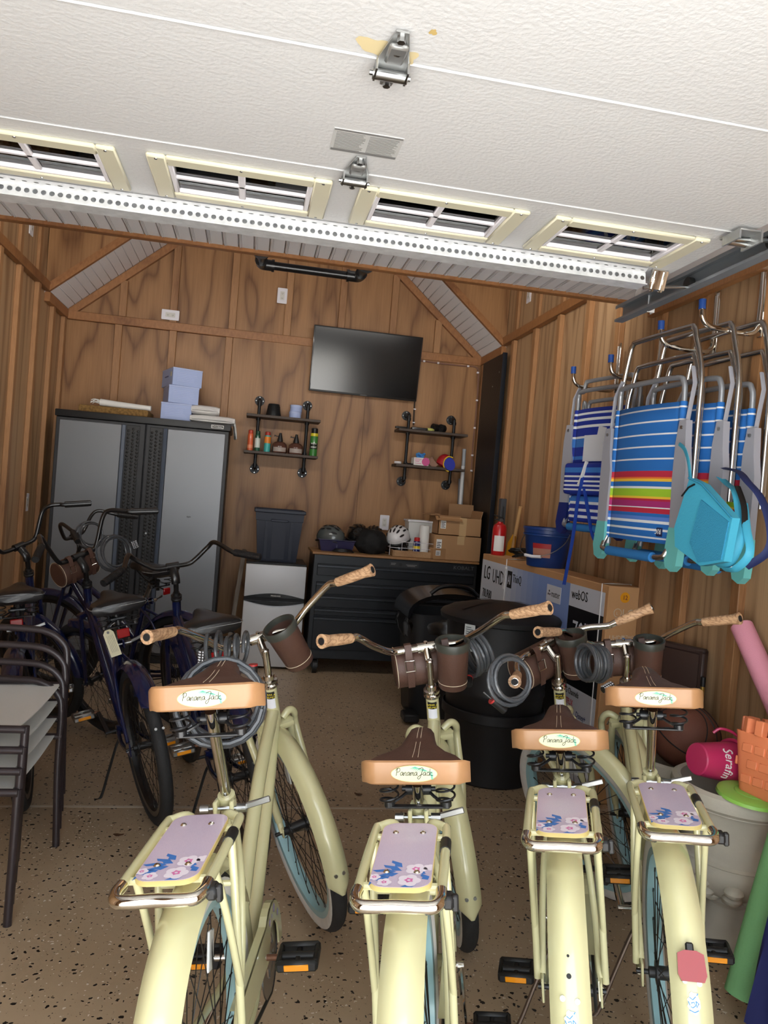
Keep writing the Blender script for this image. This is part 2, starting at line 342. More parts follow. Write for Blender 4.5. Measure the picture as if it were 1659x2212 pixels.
# ------------------------------------------------------------------ open sectional garage door overhead
dr = tag(empty('door_1', (.15, 1.4, 2.3)), 'white sectional garage door rolled open overhead with four windows', 'garage door', kind='structure')
def dmk(n, mb, m, par=None, label=None):
    if par is None: return mk(n, mb.xf(T(-.15, -1.4, -2.3)), m, dr, label=label)
    return mk(n, mb.xf(T(-.15, -1.4, -2.3)), m, par, label=label)
DX0, DX1 = -1.07, 1.37
WX = [-.663+.571*i for i in range(4)]
WY0, WY1 = 2.115, 2.315
for y0 in (.41, .94, 1.47):
    b = MB().bx(DX0, DX1, y0+.002, y0+.528, 2.302, 2.346, .002); b.bx(DX0, DX1, y0+.002, y0+.0052, 2.2995, 2.304, .001)
    dmk('door_section', b, DOORW)
b = MB().bx(DX0, DX1, 2.002, WY0, 2.302, 2.346).bx(DX0, DX1, WY1, 2.53, 2.302, 2.346).bx(DX0, DX1, 2.002, 2.0052, 2.2995, 2.304)
xs = [DX0] + [v for w in WX for v in (w-.2, w+.2)] + [DX1]
for i in range(0, len(xs), 2): b.bx(xs[i], xs[i+1], WY0, WY1, 2.302, 2.346)
dmk('door_section', b, DOORW)
GL = glass('door_glass', (168, 174, 170))
for w in WX:
    b = MB(); X0, X1, Y0, Y1 = w-.247, w+.247, 2.07, 2.35
    for k in range(1):
        b.bx(X0, w-.197, Y0, Y1, 2.289, 2.302, .004); b.bx(w+.197, X1, Y0, Y1, 2.289, 2.302, .004)
        b.bx(w-.197, w+.197, Y0, WY0+.002, 2.289, 2.302, .004); b.bx(w-.197, w+.197, WY1-.002, Y1, 2.289, 2.302, .004)
    f = dmk('window_frame', b, VIN)
    b = MB().bx(w-.197, w-.182, WY0, WY1, 2.294, 2.312, .003).bx(w+.182, w+.197, WY0, WY1, 2.294, 2.312, .003).bx(w-.182, w+.182, WY0, WY0+.012, 2.294, 2.312, .003).bx(w-.182, w+.182, WY1-.012, WY1, 2.294, 2.312, .003)
    b.bx(w-.010, w+.010, WY0, WY1, 2.2975, 2.308, .003).bx(w-.19, w+.19, 2.208, 2.223, 2.2975, 2.308, .003)
    dmk('muntin', b, PURE, f)
    for xa, xb in ((w-.185, w-.009), (w+.009, w+.185)):
        for ya, yb in ((WY0+.008, 2.21), (2.221, WY1-.008)): dmk('pane', MB().bx(xa, xb, ya, yb, 2.306, 2.309), GL, f)
    b = MB()
    for sx in (-.222, 0, .222):
        for sy in (2.08, 2.338):
            if sx == 0 or True: b.lathe([(.0001, -.002), (.004, -.0015), (.0045, 0)], 8, (w+sx, sy, 2.289))
    dmk('screw', b, STEEL, f)
def perf(y0, z0, y1, z1, x0, x1, step, hr, slot=1.):
    """a strip between two edges with a row of round or slotted holes"""
    b = MB(); n = int((x1-x0)/step); A = V((0, y0, z0)); B = V((0, y1, z1)); d = B-A; wd = d.length; d.normalize()
    for i in range(n):
        cx = x0+(i+.5)*step; vs = []
        for ring in (0, 1):
            for k in range(16):
                a = 2*PI*k/16
                if ring: u, v = hr*slot*cos(a), hr*sin(a)/ (1 if slot == 1 else 1.6)
                else:
                    q = max(abs(cos(a)), abs(sin(a))); u, v = cos(a)/q*step/2, sin(a)/q*wd/2
                vs.append(V((cx+u, 0, 0)) + A + d*(wd/2+v))
        b.add(vs, [(k, (k+1) % 16, 16+(k+1) % 16, 16+k) for k in range(16)])
    return b
b = perf(2.408, 2.288, 2.402, 2.252, DX0+.03, DX1-.09, .0236, .0078); st = dmk('strut', b, GALV, label='galvanised perforated strut')
b = perf(2.385, 2.2985, 2.408, 2.288, DX0+.03, DX1-.09, .033, .0032, 2.4); dmk('strut_flange', b, GALV, st)
dmk('strut_flange', MB().bx(DX0+.03, DX1-.09, 2.402, 2.47, 2.249, 2.252).bx(DX0+.03, DX1-.09, 2.468, 2.471, 2.249, 2.3), GALV, st)
DARKZ = mat('dull_zinc', (168, 170, 170), .36, .75)
for yy in (1.455, 1.983):
    b = MB(); m = T(.207, yy, 2.296)
    b.prism([(-.03, .03), (.03, .03), (.03, -.005), (.012, -.092), (-.012, -.092), (-.03, -.005)], -.004, m)
    b.box((.207, yy-.03, 2.288), (.036, .07, .012), rx(.12), .004)
    h = dmk('hinge', b, DARKZ)
    b = MB().prism([(-.02, .03), (.02, .03), (.012, .09), (-.012, .09)], -.004, m); dmk('hinge_leaf', b, DARKZ, h)
    dmk('hinge_barrel', MB().tube([(.172, yy+.035, 2.282), (.242, yy+.035, 2.282)], .011, 12).tube([(.166, yy+.035, 2.282), (.248, yy+.035, 2.282)], .005, 8).bx(.174, .178, yy+.0, yy+.045, 2.272, 2.296).bx(.236, .24, yy, yy+.045, 2.272, 2.296), STEEL, h)
    b = MB()
    for dx, dy in ((0, -.08), (0, -.04), (0, .075)): b.lathe([(.0001, -.012), (.008, -.012), (.008, 0)], 6, (.207+dx, yy+dy, 2.293 if dy > -.05 else 2.292))
    dmk('bolt', b, STEEL, h)
lb = dmk('warning_label', MB().bx(.126, .294, 1.776, 1.892, 2.3008, 2.3022), mat('label_silver', (190, 191, 190), .5), label='grey printed warning label')
b = MB()
for r_ in range(16):
    for c0, c1 in ((.134, .206), (.214, .287)): b.bx(c0, c1-random.random()*.012, 1.79+r_*.0056, 1.7925+r_*.0056, 2.3002, 2.3009)
dmk('label_print', b, mat('fine_print', (132, 132, 130), .6), lb)
dmk('label_bar', MB().bx(.128, .292, 1.878, 1.889, 2.3001, 2.3008).bx(.128, .292, 1.7775, 1.784, 2.3001, 2.3008), GREYT, lb)
def blob(cx, cy, rx_, ry_, z, seed, n=22):
    random.seed(seed); ph = [random.random()*6 for _ in range(4)]
    vs = [V((cx, cy, z))]
    for k in range(n):
        a = 2*PI*k/n; q = 1+.22*sin(2*a+ph[0])+.15*sin(3*a+ph[1])+.12*sin(5*a+ph[2]); vs.append(V((cx+rx_*q*cos(a), cy+ry_*q*sin(a), z)))
    return MB().add(vs, [(0, 1+(k+1) % n, 1+k) for k in range(n)])
STN = mat('grease_stain', (218, 202, 158), .6); STN2 = mat('grease_stain_dark', (196, 170, 108), .6)
dmk('grease_stain', blob(.172, 1.435, .034, .03, 2.3012, 3), STN); dmk('grease_stain', blob(.236, 1.455, .016, .022, 2.3012, 5), STN)
dmk('grease_stain', blob(.262, 1.36, .006, .01, 2.3012, 8), STN2)
# roller hinge at the door edge, top bracket
b = MB().box((1.335, 1.985, 2.287), (.07, .10, .006), None, .002).bx(1.30, 1.306, 1.94, 2.02, 2.262, 2.29).bx(1.362, 1.368, 1.93, 2.02, 2.255, 2.29)
h = dmk('roller_hinge', b, DARKZ); dmk('roller_stem', MB().tube([(1.30, 1.985, 2.272), (1.425, 1.985, 2.285)], .007, 10).tube([(1.305, 2.0, 2.27), (1.365, 2.0, 2.27)], .01, 10), STEEL, h)
dmk('roller', MB().tube([(1.43, 1.985, 2.286), (1.45, 1.985, 2.286)], .021, 16), BLK, h)
b = MB().box((1.318, 2.40, 2.268), (.062, .012, .07), rx(.35), .004).box((1.3, 2.40, 2.262), (.008, .02, .07), rx(.35), .002).box((1.332, 2.40, 2.262), (.008, .02, .07), rx(.35), .002)
h = dmk('top_bracket', b, CHROME); dmk('roller_stem', MB().tube([(1.27, 2.41, 2.238), (1.43, 2.41, 2.262)], .006, 10), STEEL, h); dmk('roller', MB().tube([(1.43, 2.41, 2.274), (1.45, 2.41, 2.274)], .022, 16), BLK, h)
# tracks
for nm, x, sg in (('right', 1.462, 1), ('left', -1.162, -1)):
    b = MB(); x1 = x-sg*.034
    b.bx(min(x, x+.003*sg), max(x, x+.003*sg), .3, 2.93, 2.252, 2.318)
    b.bx(min(x, x1), max(x, x1), .3, 2.93, 2.315, 2.318).bx(min(x, x1), max(x, x1), .3, 2.93, 2.252, 2.255).bx(min(x1, x1+.003*sg), max(x1, x1+.003*sg), .3, 2.93, 2.305, 2.318).bx(min(x1, x1+.003*sg), max(x1, x1+.003*sg), .3, 2.93, 2.252, 2.262)
    t = thing('door_track', 'galvanised channel track of the garage door near the %s wall' % nm, 'track', (x, 1.6, 2.25)); I = T(-x, -1.6, -2.25)
    mk('channel', b.xf(I), mat('track_steel', (138, 144, 150), .35, .6), t)
    b = MB(); s = x+sg*.012
    b.bx(s-.015, s+.015, 2.72, 2.7235, 2.25, 2.548).bx(s-.015+(.027 if sg > 0 else 0), s-.012+(.027 if sg > 0 else 0), 2.7235, 2.75, 2.25, 2.548)
    b.box((s, 2.80, 2.42), (.022, .003, .27), rx(.5))
    mk('hanger', b.xf(I), GALV, t)

# added fill lights, unseen above the loft edge, brightening the back of the room
for nm, x in (('left', -.72), ('right', 1.08)):
    t = thing('added_fill_light', 'long white added fill light, unseen above the loft edge, %s half' % nm, 'light', (x, 3.70, 2.90))
    mk('housing', MB().bx(-.6, .6, -.05, .0, -.07, .07, .01), PURE, t)
    mk('bracket', MB().bx(-.42, -.38, -.08, -.04, -.2, .02), STEEL, t); mk('bracket', MB().bx(.38, .42, -.08, -.04, -.2, .02), STEEL, t)
    la = bpy.data.lights.new('fill_lamp', 'AREA'); la.shape = 'RECTANGLE'; la.size = 1.15; la.size_y = .12; la.energy = 9.0; la.color = (1, .96, .9)
    lo_ = bpy.data.objects.new('fill_lamp', la); COL.objects.link(lo_); lo_.parent = t; lo_.location = (0, .006, 0); lo_.rotation_euler = (R(84), 0, 0)

# ------------------------------------------------------------------ bicycles
CREAM = mat('cream_bike_paint', (203, 199, 156), .22, coat=.6, var=.03, vscale=6)
NAVY = mat('navy_bike_paint', (15, 25, 64), .2, coat=.7)
TEAL = mat('teal_rim', (150, 190, 196), .3, coat=.3)
WWALL = mat('whitewall_rubber', (208, 206, 200), .7, var=.06, vscale=30)
SPK = mat('spoke_steel', (70, 68, 66), .35, .9)
BRN = mat('brown_leather', (82, 56, 46), .5, bump=.25, bscale=220., var=.08, vscale=20)
DBRN = mat('dark_rim_rubber', (58, 60, 54), .4)
TAN = mat('tan_leather', (170, 126, 86), .42, var=.07, vscale=22, coat=.15)
STI = mat('stitching', (206, 190, 165), .8)
DECK = wood('lilac_deck_print', (212, 196, 214), (184, 164, 194), (14, 3, 3), rings=.8, dist=4., fine=.3, rough=.35, coat=.3)
DECKE = mat('deck_edge', (236, 214, 140), .5)
PETAL = mat('petal_print', (240, 230, 240), .4); PINK = mat('flower_pink', (222, 122, 178), .4); BLEAF = mat('blue_leaf_print', (62, 120, 196), .4)
BADGE = mat('badge_yellow', (214, 214, 176), .3); PALM = mat('palm_print', (90, 178, 150), .4)
GRIPW = wood('grip_wood_print', (208, 170, 132), (128, 88, 58), (40, 40, 110), rings=2., dist=3., fine=.2, rough=.55)
AMBER = mat('amber_reflector', (238, 150, 20), .25, coat=.6); REDR = mat('red_reflector', (142, 12, 16), .25, coat=.4)
CABLE = mat('cable_sleeve', (64, 67, 71), .35, coat=.3, var=.35, vscale=320)
KBLK = mat('satin_black', (26, 26, 28), .4, coat=.2)
RW = .335
CACHE = {}
def cached(key, fn, sharp=38.):
    if key not in CACHE: CACHE[key] = fn().mesh(key, sharp)
    return CACHE[key]
def wheel_parts(cream):
    def tyre():
        pr = [(.308+.027*cos(a), .026*sin(a)) for a in [R(-150+k*20) for k in range(16)]]
        return MB().lathe(pr, 56, mtx=ry(PI/2))
    def rim():
        b = MB(); pr = [(.262, -.004), (.268, -.019), (.288, -.021), (.29, -.017), (.29, .017), (.288, .021), (.268, .019), (.262, .004), (.262, -.004)]
        return b.lathe(pr, 56, mtx=ry(PI/2))
    def ww():
        b = MB()
        for s in (-1, 1): b.lathe([(.286, s*.0215), (.296, s*.0262), (.311, s*.0268), (.317, s*.0255)], 56, mtx=ry(PI/2))
        return b
    def spokes():
        b = MB()
        for k in range(36):
            a = 2*PI*k/36; s = 1 if k % 2 else -1; o = a + (.42 if (k//2) % 2 else -.42)
            b.tube([(s*.028, .026*cos(o), .026*sin(o)), (s*.004, .264*cos(a), .264*sin(a))], .0013, 4, False)
            b.tube([(s*.0055, .25*cos(a), .25*sin(a)), (s*.003, .264*cos(a), .264*sin(a))], .0022, 5)
        return b
    def hub():
        b = MB().lathe([(.001, -.078), (.006, -.078), (.006, -.05), (.013, -.048), (.013, -.034), (.028, -.032), (.028, -.026), (.016, -.024), (.016, .024), (.028, .026), (.028, .032), (.013, .034), (.013, .048), (.006, .05), (.006, .078), (.001, .078)], 16, mtx=ry(PI/2))
        return b
    return [('tyre', cached('tyre', tyre), RUB)], ([('whitewall', cached('ww', ww), WWALL)] if cream else []) + [('rim', cached('rim', rim), TEAL if cream else BLKM), ('spokes', cached('spokes', spokes), SPK), ('hub', cached('hub', hub), KBLK)]
def put_wheel(name, root, mtx, cream):
    (t,), subs = wheel_parts(cream)
    o = mk(name, t[1], t[2], root, mtx)
    for n, me, m in subs: mk(n, me, m, o)
    if cream:
        mk('spoke_reflector', cached('spref', lambda: MB().box((.008, .06, .175), (.006, .035, .075), rx(-.33), .002)), mat('reflector_clear', (214, 216, 216), .25, coat=.5), o)
    return o
def fender(a0, a1, rad, w, tip=False):
    """arched mudguard about the wheel axle (x axis); angles from forward, up positive"""
    b = MB(); secs = []; n = 34
    for i in range(n+1):
        t = i/n; a = R(a0+(a1-a0)*t); k = 1.
        e = min(t, 1-t)*(a1-a0)/57.3*rad
        if tip and e < .035: k = math.sqrt(max(.02, 1-((.035-e)/.035)**2))
        row = []
        for j in range(-5, 6):
            q = j/5; x = w*q*k; dr = -.030*(abs(q)*k)**2.2; row.append(V((x, (rad+dr)*cos(a), (rad+dr)*sin(a))))
        for j in range(5, -6, -1):
            q = j/5; x = w*.97*q*k; dr = -.030*(abs(q)*k)**2.2-.0022; row.append(V((x, (rad+dr)*cos(a), (rad+dr)*sin(a))))
        secs.append(row)
    return b.loft(secs)
def rrect(hx, hy, r, n=5):
    out = []
    for cx, cy, a0 in ((hx-r, hy-r, 0), (-hx+r, hy-r, 90), (-hx+r, -hy+r, 180), (hx-r, -hy+r, 270)):
        for k in range(n+1): a = R(a0+90*k/n); out.append((cx+r*cos(a), cy+r*sin(a)))
    return out
GLY = {'P': (.62, [[(0, 0), (.15, 1)], [(-.1, .7), (.1, 1), (.45, 1.05), (.55, .8), (.4, .55), (.1, .5)]]),
 'a': (.55, [[(.42, .45), (.25, .5), (.05, .3), (.1, .05), (.3, .1), (.42, .45), (.42, .1), (.55, .02)]]),
 'n': (.48, [[(0, .45), (.05, 0), (.08, .3), (.25, .48), (.35, .4), (.35, .05), (.48, .02)]]),
 'm': (.62, [[(0, .45), (.05, 0), (.08, .3), (.2, .47), (.28, .38), (.28, .02), (.3, .3), (.42, .47), (.5, .38), (.5, .04), (.62, .02)]]),
 'J': (.8, [[(.05, .9), (.5, 1.1), (.78, 1.0), (.62, .5), (.45, -.2), (.2, -.5), (.0, -.3), (.3, .0), (.8, .25)]]),
 'c': (.42, [[(.4, .42), (.22, .5), (.06, .28), (.15, .04), (.42, .1)]]), 'k': (.5, [[(.1, 1.0), (.05, 0)], [(.42, .5), (.08, .25), (.45, 0), (.62, .05)]])}
def script_strokes():
    """single-line cursive signature, unit wide"""
    P = []; x = 0; k = 1/5.65
    for ch in 'PanamaJack':
        w, st = GLY[ch]
        for s in st: P.append([((x+u+.12*v)*k, v*k*1.1) for u, v in s])
        x += w
    return P
G_CREAM = dict(zr=.761, sr=-.201, sf=.12, wr=.075, ss=.19, zs=.90, ws=.126, sc=.296, zc=.725, sh=.908, zh=.854, fx=.034, gb=.199, gz=.224, gw=.332, wb=1.009, lh=21.19)
G_BLUE = dict(ss=.15, zs=.882, ws=.118, sc=.296, zc=.725, sh=.901, zh=.903, fx=.036, gb=.185, gz=.311, gw=.352, wb=1.117, lh=21.1)
def bike_matrix(x, y, yaw, lean):
    yaw, lean = R(yaw), R(lean); f = V((sin(yaw), cos(yaw), 0)); r = V((cos(yaw), -sin(yaw), 0)); u = V((0, 0, 1))
    m = M((r*cos(lean)-u*sin(lean), f, u*cos(lean)+r*sin(lean))).transposed().to_4x4(); m.translation = V((x, y, 0)); return m
def steer_matrix(g, steer):
    st, lh = R(steer), R(g['lh']); ax = V((0, -sin(lh), cos(lh))); af = V((0, cos(lh), sin(lh))); r = V((1, 0, 0))
    m = M((r*cos(st)-af*sin(st), af*cos(st)+r*sin(st), ax)).transposed().to_4x4(); m.translation = V((0, g['sh'], g['zh'])); return m
def pedal_mesh(side):
    b = MB(); c = side*.05
    b.bx(c-.048, c+.048, .028, .044, -.013, .013, .006).bx(c-.048, c+.048, -.044, -.028, -.013, .013, .006)
    b.bx(c-.048, c-.036, -.035, .035, -.012, .012, .004).bx(c+.036, c+.048, -.035, .035, -.012, .012, .004)
    b.tube([(c-.046, 0, 0), (c+.046, 0, 0)], .011, 10); b.bx(c-.006, c+.006, -.035, .035, -.006, .006, .002)
    return b
def make_bike(label, pose, up=0., dgz=0., dgb=0., crank=0., ge_=None, cream=True, group=None, cup=None, bag=False, holes=False, reflector=False, tyre_only=False, kick=True, stickers=True):
    g = G_CREAM if cream else G_BLUE
    x, y, yaw, lean, steer = pose
    root = thing('cruiser_bicycle', label, 'bicycle', group=group, mtx=bike_matrix(x, y, yaw, lean))
    S = steer_matrix(g, steer); PAINT = CREAM if cream else NAVY; MET = CHROME if cream else BLKM
    ck = 'c' if cream else 'b'
    lh = R(g['lh']); ds, dz = g['wb']-g['sh'], RW-g['zh']
    fa = ds*cos(lh)+dz*sin(lh); fh = -ds*sin(lh)+dz*cos(lh)                    # front axle in steering frame (forward, along axis)
    BBs, BBz = .42, .275; axl = RW
    put_wheel('rear_wheel', root, T(0, 0, RW), cream)
    put_wheel('front_wheel', root, S @ T(0, fa, fh), cream)
    # frame
    def fr():
        b = MB(); ht, hb = V((0, g['sh']+.0043, g['zh']-.0112)), V((0, g['sh']+.0597, g['zh']-.154))
        b.tube([ht, hb], .021, 14); bb = V((0, BBs, BBz)); b.tube([(-.036, BBs, BBz), (.036, BBs, BBz)], .024, 14)
        st = V((0, g['sc'], g['zc'])); b.tube([bb, st], .0175, 14)
        low = bb.lerp(st, .34 if cream else .42)
        b.tube(spl([hb+V((0, -.005, .02)), hb.lerp(bb, .45)+V((0, .02, .01)), bb], 6), .0205, 14)
        b.tube(spl([ht+V((0, .038, -.098)), ht.lerp(low, .5)+V((0, .012, -.012)), low], 6), .0195, 14)
        for s in (-1, 1):
            b.tube(spl([bb.lerp(st, .86)+V((s*.012, 0, 0)), (s*.048, .19, .60), (s*.062, .10, .48), (s*.066, 0, axl+.03)], 4), .0085, 10)
            b.tube(spl([(s*.03, BBs-.01, BBz), (s*.05, .25, BBz+.0), (s*.066, .02, axl-.012)], 4), .0095, 10)
            b.bx(s*.066-.003, s*.066+.003, -.03, .045, axl-.022, axl+.035, .002)
        return b
    mk('frame', cached('frame'+ck, fr), PAINT, root)
    hs = MB().lathe([(.001, .02), (.016, .02), (.018, .006), (.026, .004), (.026, -.004), (.022, -.008), (.026, -.012), (.026, -.02), (.02, -.022)], 18)
    CACHE.setdefault('headset', hs.mesh('headset')); mk('headset', CACHE['headset'], CHROME if cream else KBLK, root, S)
    # fork
    def fork():
        b = MB(); b.tube([(0, 0, -.15), (0, 0, -.175)], .02, 12); b.box((0, 0, -.178), (.12 if cream else .13, .036, .024), None, .008, 2)
        for s in (-1, 1):
            b.tube(spl([(s*.05, 0, -.17), (s*.053, 0, -.30), (s*.053, fa*.35, fh*.8), (s*.053, fa, fh)], 5), [.0125]*11+[.010]*5, 10)
            b.bx(s*.053-.003, s*.053+.003, fa-.012, fa+.012, fh-.016, fh+.02, .002)
        if cream:   # springer-look truss loop in front of the crown
            for s in (-1, 1): b.tube(spl([(s*.03, .012, -.165), (s*.058, .022, -.152), (s*.078, .032, -.175), (s*.08, .038, -.23), (s*.07, fa*.6, fh*.68), (s*.056, fa*.9, fh*.92)], 6), .0125, 12)
        return b
    mk('fork', cached('fork'+ck, fork), PAINT, root, S)
    mk('front_fender', cached('ff'+ck, lambda: fender(38 if cream else 60, 174 if cream else 170, .358, .036, True)), PAINT, root, S @ T(0, fa, fh) @ M.Rotation(R(-lh*57.3*.0), 4, 'X'))
    rfo = mk('rear_fender', cached('rf'+ck, lambda: fender(20, 205 if cream else 138, .364, .040, True)), PAINT, root, T(0, 0, RW))
    def fbolts(angs, rad=.3625):
        b = MB()
        for a_, xx in angs:
            a = R(a_); n = V((0, cos(a), sin(a))); b.tube([V((xx, 0, 0))+n*(rad-.006), V((xx, 0, 0))+n*(rad+.0015)], .0055, 8)
        return b
    if cream:
        mk('fender_bolt', cached('fbf', lambda: fbolts([(163, -.012), (163, .012)], .3565)), STEEL, root, S @ T(0, fa, fh))
    mk('fender_bolt', cached('fb'+ck, lambda: fbolts([(151, -.014), (151.5, .014)])), STEEL, rfo)
    # rack
    if cream:
        zr, sr, sf, wr = g['zr'], g['sr'], g['sf'], g['wr']
        def rack():
            b = MB(); t = .0095
            b.tube(spl([(-wr, sr+.035, zr), (-wr, sf-.045, zr), (-wr+.008, sf-.015, zr), (-wr+.035, sf+.008, zr-.004), (-.028, sf+.07, zr-.06), (-.02, g['sc']-.015, zr-.075)], 6), t, 10)
            b.tube(spl([(wr, sr+.035, zr), (wr, sf-.045, zr), (wr-.008, sf-.015, zr), (wr-.035, sf+.008, zr-.004), (.028, sf+.07, zr-.06), (.02, g['sc']-.015, zr-.075)], 6), t, 10)
            for yy in (sf-.06, sr+.06): b.tube([(-wr, yy, zr-.003), (wr, yy, zr-.003)], .007, 8)
            for s in (-1, 1):
                b.tube(spl([(s*(wr-.004), sf-.09, zr), (s*(wr+.0), .02, zr-.10), (s*(wr+.002), .008, .52), (s*.078, .0, axl+.02)], 5), .0085, 10)
                b.tube(spl([(s*(wr-.002), sr+.09, zr-.004), (s*(wr+.0), sr+.12, zr-.06), (s*(wr+.002), -.035, zr-.17), (s*.079, .006, .47)], 5), .0075, 10)
            b.tube([(-wr, .02, zr-.095), (wr, .02, zr-.095)], .006, 8)
            return b
        rk = mk('rack', cached('rack', rack), CREAM, root)
        mk('rack_bar', cached('rackbar', lambda: MB().tube(spl([(-wr, sr+.04, zr), (-wr, sr+.012, zr), (-wr+.01, sr-.012, zr), (-wr+.035, sr-.016, zr), (0, sr-.014, zr), (wr-.035, sr-.016, zr), (wr-.01, sr-.012, zr), (wr, sr+.012, zr), (wr, sr+.04, zr)], 6), .0112, 12)), CHROME, rk)
        mk('light_clamp', cached('lclamp', lambda: MB().box((wr+.012, sr+.022, zr-.006), (.02, .03, .024), None, .005).box((wr+.024, sr+.018, zr-.008), (.012, .012, .03), None, .003)), BLK, rk)
        mk('brand_sleeve', cached('sleeve', lambda: MB().tube([(wr, sf-.13, zr), (wr, sf-.085, zr)], .0112, 12)), BLK, rk)
        dk = cached('deck', lambda: MB().prism([(a*1., c) for a, c in rrect(.057, .135, .03)], .009, T(0, (sr+sf)/2+.004, zr+.001)))
        d = mk('deck', dk, DECKE, root)
        mk('deck_print', cached('deckp', lambda: MB().prism(rrect(.0558, .1338, .029), .0012, T(0, (sr+sf)/2+.004, zr+.0095))), DECK, d)
        zt = zr+.0112; y0 = sr+.028
        LEAF = ((-.01, .058, .045, 175), (.0, .062, .042, 150), (-.005, .052, .04, 195), (.045, .052, .028, 150), (-.045, .03, .026, 160), (.03, .012, .03, 200), (-.05, .015, .03, 190), (-.02, .04, .03, 210), (.0, .075, .034, 130), (.05, .03, .024, 120))
        def leaf(cx, cy, L_, a):
            a = R(a); u = V((cos(a), sin(a), 0)); w = V((-u.y, u.x, 0)); o = V((cx, y0+cy, zt))
            pts = [o, o+u*L_*.35+w*.009, o+u*L_*.55+w*.004, o+u*L_*.8+w*.006, o+u*L_, o+u*L_*.7-w*.004, o+u*L_*.4-w*.008]
            return MB().add([V((max(-.0545, min(.0545, p.x)), max(y0+.003, p.y), p.z)) for p in pts], [tuple(range(7))])
        FLW = ((.026, .068, .021), (.016, .026, .022), (-.028, .018, .014), (-.048, .036, .012), (.05, .075, .012))
        def petals(cx, cy, r_):
            vs = [V((cx, y0+cy, zt+.0004))]; n = 30
            for k in range(n): a = 2*PI*k/n; q = r_*(.78+.22*abs(cos(2.5*a))); vs.append(V((max(-.055, min(.055, cx+q*cos(a))), y0+max(.002, cy+q*sin(a)), zt+.0004)))
            return MB().add(vs, [(0, 1+k, 1+(k+1) % n) for k in range(n)])
        def pinks(cx, cy, r_):
            o = V((cx, y0+cy, zt+.0008)); n = 10; vs = []
            for k in range(n): a = 2*PI*k/n; vs += [o+V((cos(a), sin(a), 0))*r_*.14, o+V((cos(a), sin(a), 0))*r_*(.42 if k % 2 else .28)]
            return MB().add(vs, [(2*k, 2*k+1, 2*((k+1) % n)+1, 2*((k+1) % n)) for k in range(n)])
        for i_, l_ in enumerate(LEAF): mk('leaf_print', cached('leaf%d' % i_, lambda: leaf(*l_)), BLEAF, d)
        for i_, l_ in enumerate(FLW):
            mk('flower_print', cached('flp%d' % i_, lambda: petals(*l_)), PETAL, d)
            if i_ < 4: mk('flower_centre', cached('pkp%d' % i_, lambda: pinks(*l_)), PINK, d)
        sc_ = cached('dscr', lambda: MB().lathe([(.0001, .004), (.004, .0035), (.0065, .001), (.0065, 0)], 10))
        for sx in (-.028, .028):
            for yy in (sf-.07, sr+.085): mk('deck_screw', sc_, CHROME, d, T(sx, yy, zr+.0105))
    # seat post, clamp, saddle
    sd = V((0, -.39, .92)); st = V((0, g['sc'], g['zc'])); s0 = g['ss']-up*.39; z0 = g['zs']+up*.92; ws = g['ws']
    topp = st + sd*((z0-.045-g['zc'])/.92)
    mk('seat_post', MB().tube([st-sd*.05, topp], .0127, 14), CHROME if cream else STEEL, root)
    def clamp():
        b = MB().tube([st-sd*.03, st+sd*.012], .0205, 14); b.bx(-.024, -.014, g['sc']-.042, g['sc']-.012, g['zc']-.03, g['zc']+.008, .003).bx(.014, .024, g['sc']-.042, g['sc']-.012, g['zc']-.03, g['zc']+.008, .003)
        return b
    cl = mk('seat_clamp', cached('clamp'+ck, clamp), PAINT, root)
    mk('quick_release', cached('qr'+ck, lambda: MB().tube([(-.05, g['sc']-.032, g['zc']-.01), (.045, g['sc']-.032, g['zc']-.01)], .0045, 8).tube([(-.054, g['sc']-.032, g['zc']-.01), (-.034, g['sc']-.032, g['zc']-.01)], .0105, 10).tube([(.03, g['sc']-.032, g['zc']-.01), (.052, g['sc']-.032, g['zc']-.01)], .0105, 10).box((.078, g['sc']-.03, g['zc']-.0), (.06, .008, .014), ry(-.25), .002)), STEEL, cl)
    so = V((0, s0, z0))
    if cream:
        def saddle():
            b = MB(); secs = []
            for u_, w_, zt_, zb_ in ((.006, .108, .026, -.022), (.035, .116, .029, -.018), (.07, .098, .030, -.012), (.10, .071, .029, -.008), (.135, .049, .031, -.006), (.185, .040, .036, -.004), (.235, .035, .034, -.006), (.258, .024, .022, -.004)):
                row = []
                for k in range(14):
                    a = 2*PI*k/14; cx, cz = cos(a), sin(a)
                    xx = w_*math.copysign(abs(cx)**.7, cx); zz = (zt_ if cz >= 0 else -zb_)*math.copysign(abs(cz)**.8, cz)
                    if cz >= 0 and u_ < .12: zz -= .008*(1-abs(cx))*(cz > .5)
                    row.append(V((xx, u_, zz)))
                secs.append(row)
            return b.loft(secs)
        sa = mk('saddle', cached('saddle_c', saddle), BRN, root, T(*so))
        def stl():
            b = MB()
            for s in (-1, 1): b.tube(spl([(s*.0065, .03, .0245), (s*.0055, .08, .0245), (s*.005, .13, .0285), (s*.0045, .19, .0365), (s*.004, .235, .0352)], 5), .0008, 5)
            return b
        mk('stitching', cached('stitch_c', stl), STI, sa)
        def panel():
            b = MB(); secs = []; n = 20
            for i in range(n+1):
                q = -1+2*i/n; xx = ws*q*1.0; yy = -.006+.035*max(0, (abs(q)-.72)/.28)**2
                h1 = .0285-.014*max(0, (abs(q)-.75)/.25)**2.5; h0 = -.0265-.006*max(0, (abs(q)-.9)/.1)
                secs.append([V((xx, yy, h0)), V((xx, yy-.004, h0+.004)), V((xx, yy-.006, (h0+h1)/2)), V((xx, yy-.004, h1-.003)), V((xx, yy+.001, h1)), V((xx, yy+.006, h1-.002)), V((xx, yy+.006, h0+.002))])
            return b.loft(secs)
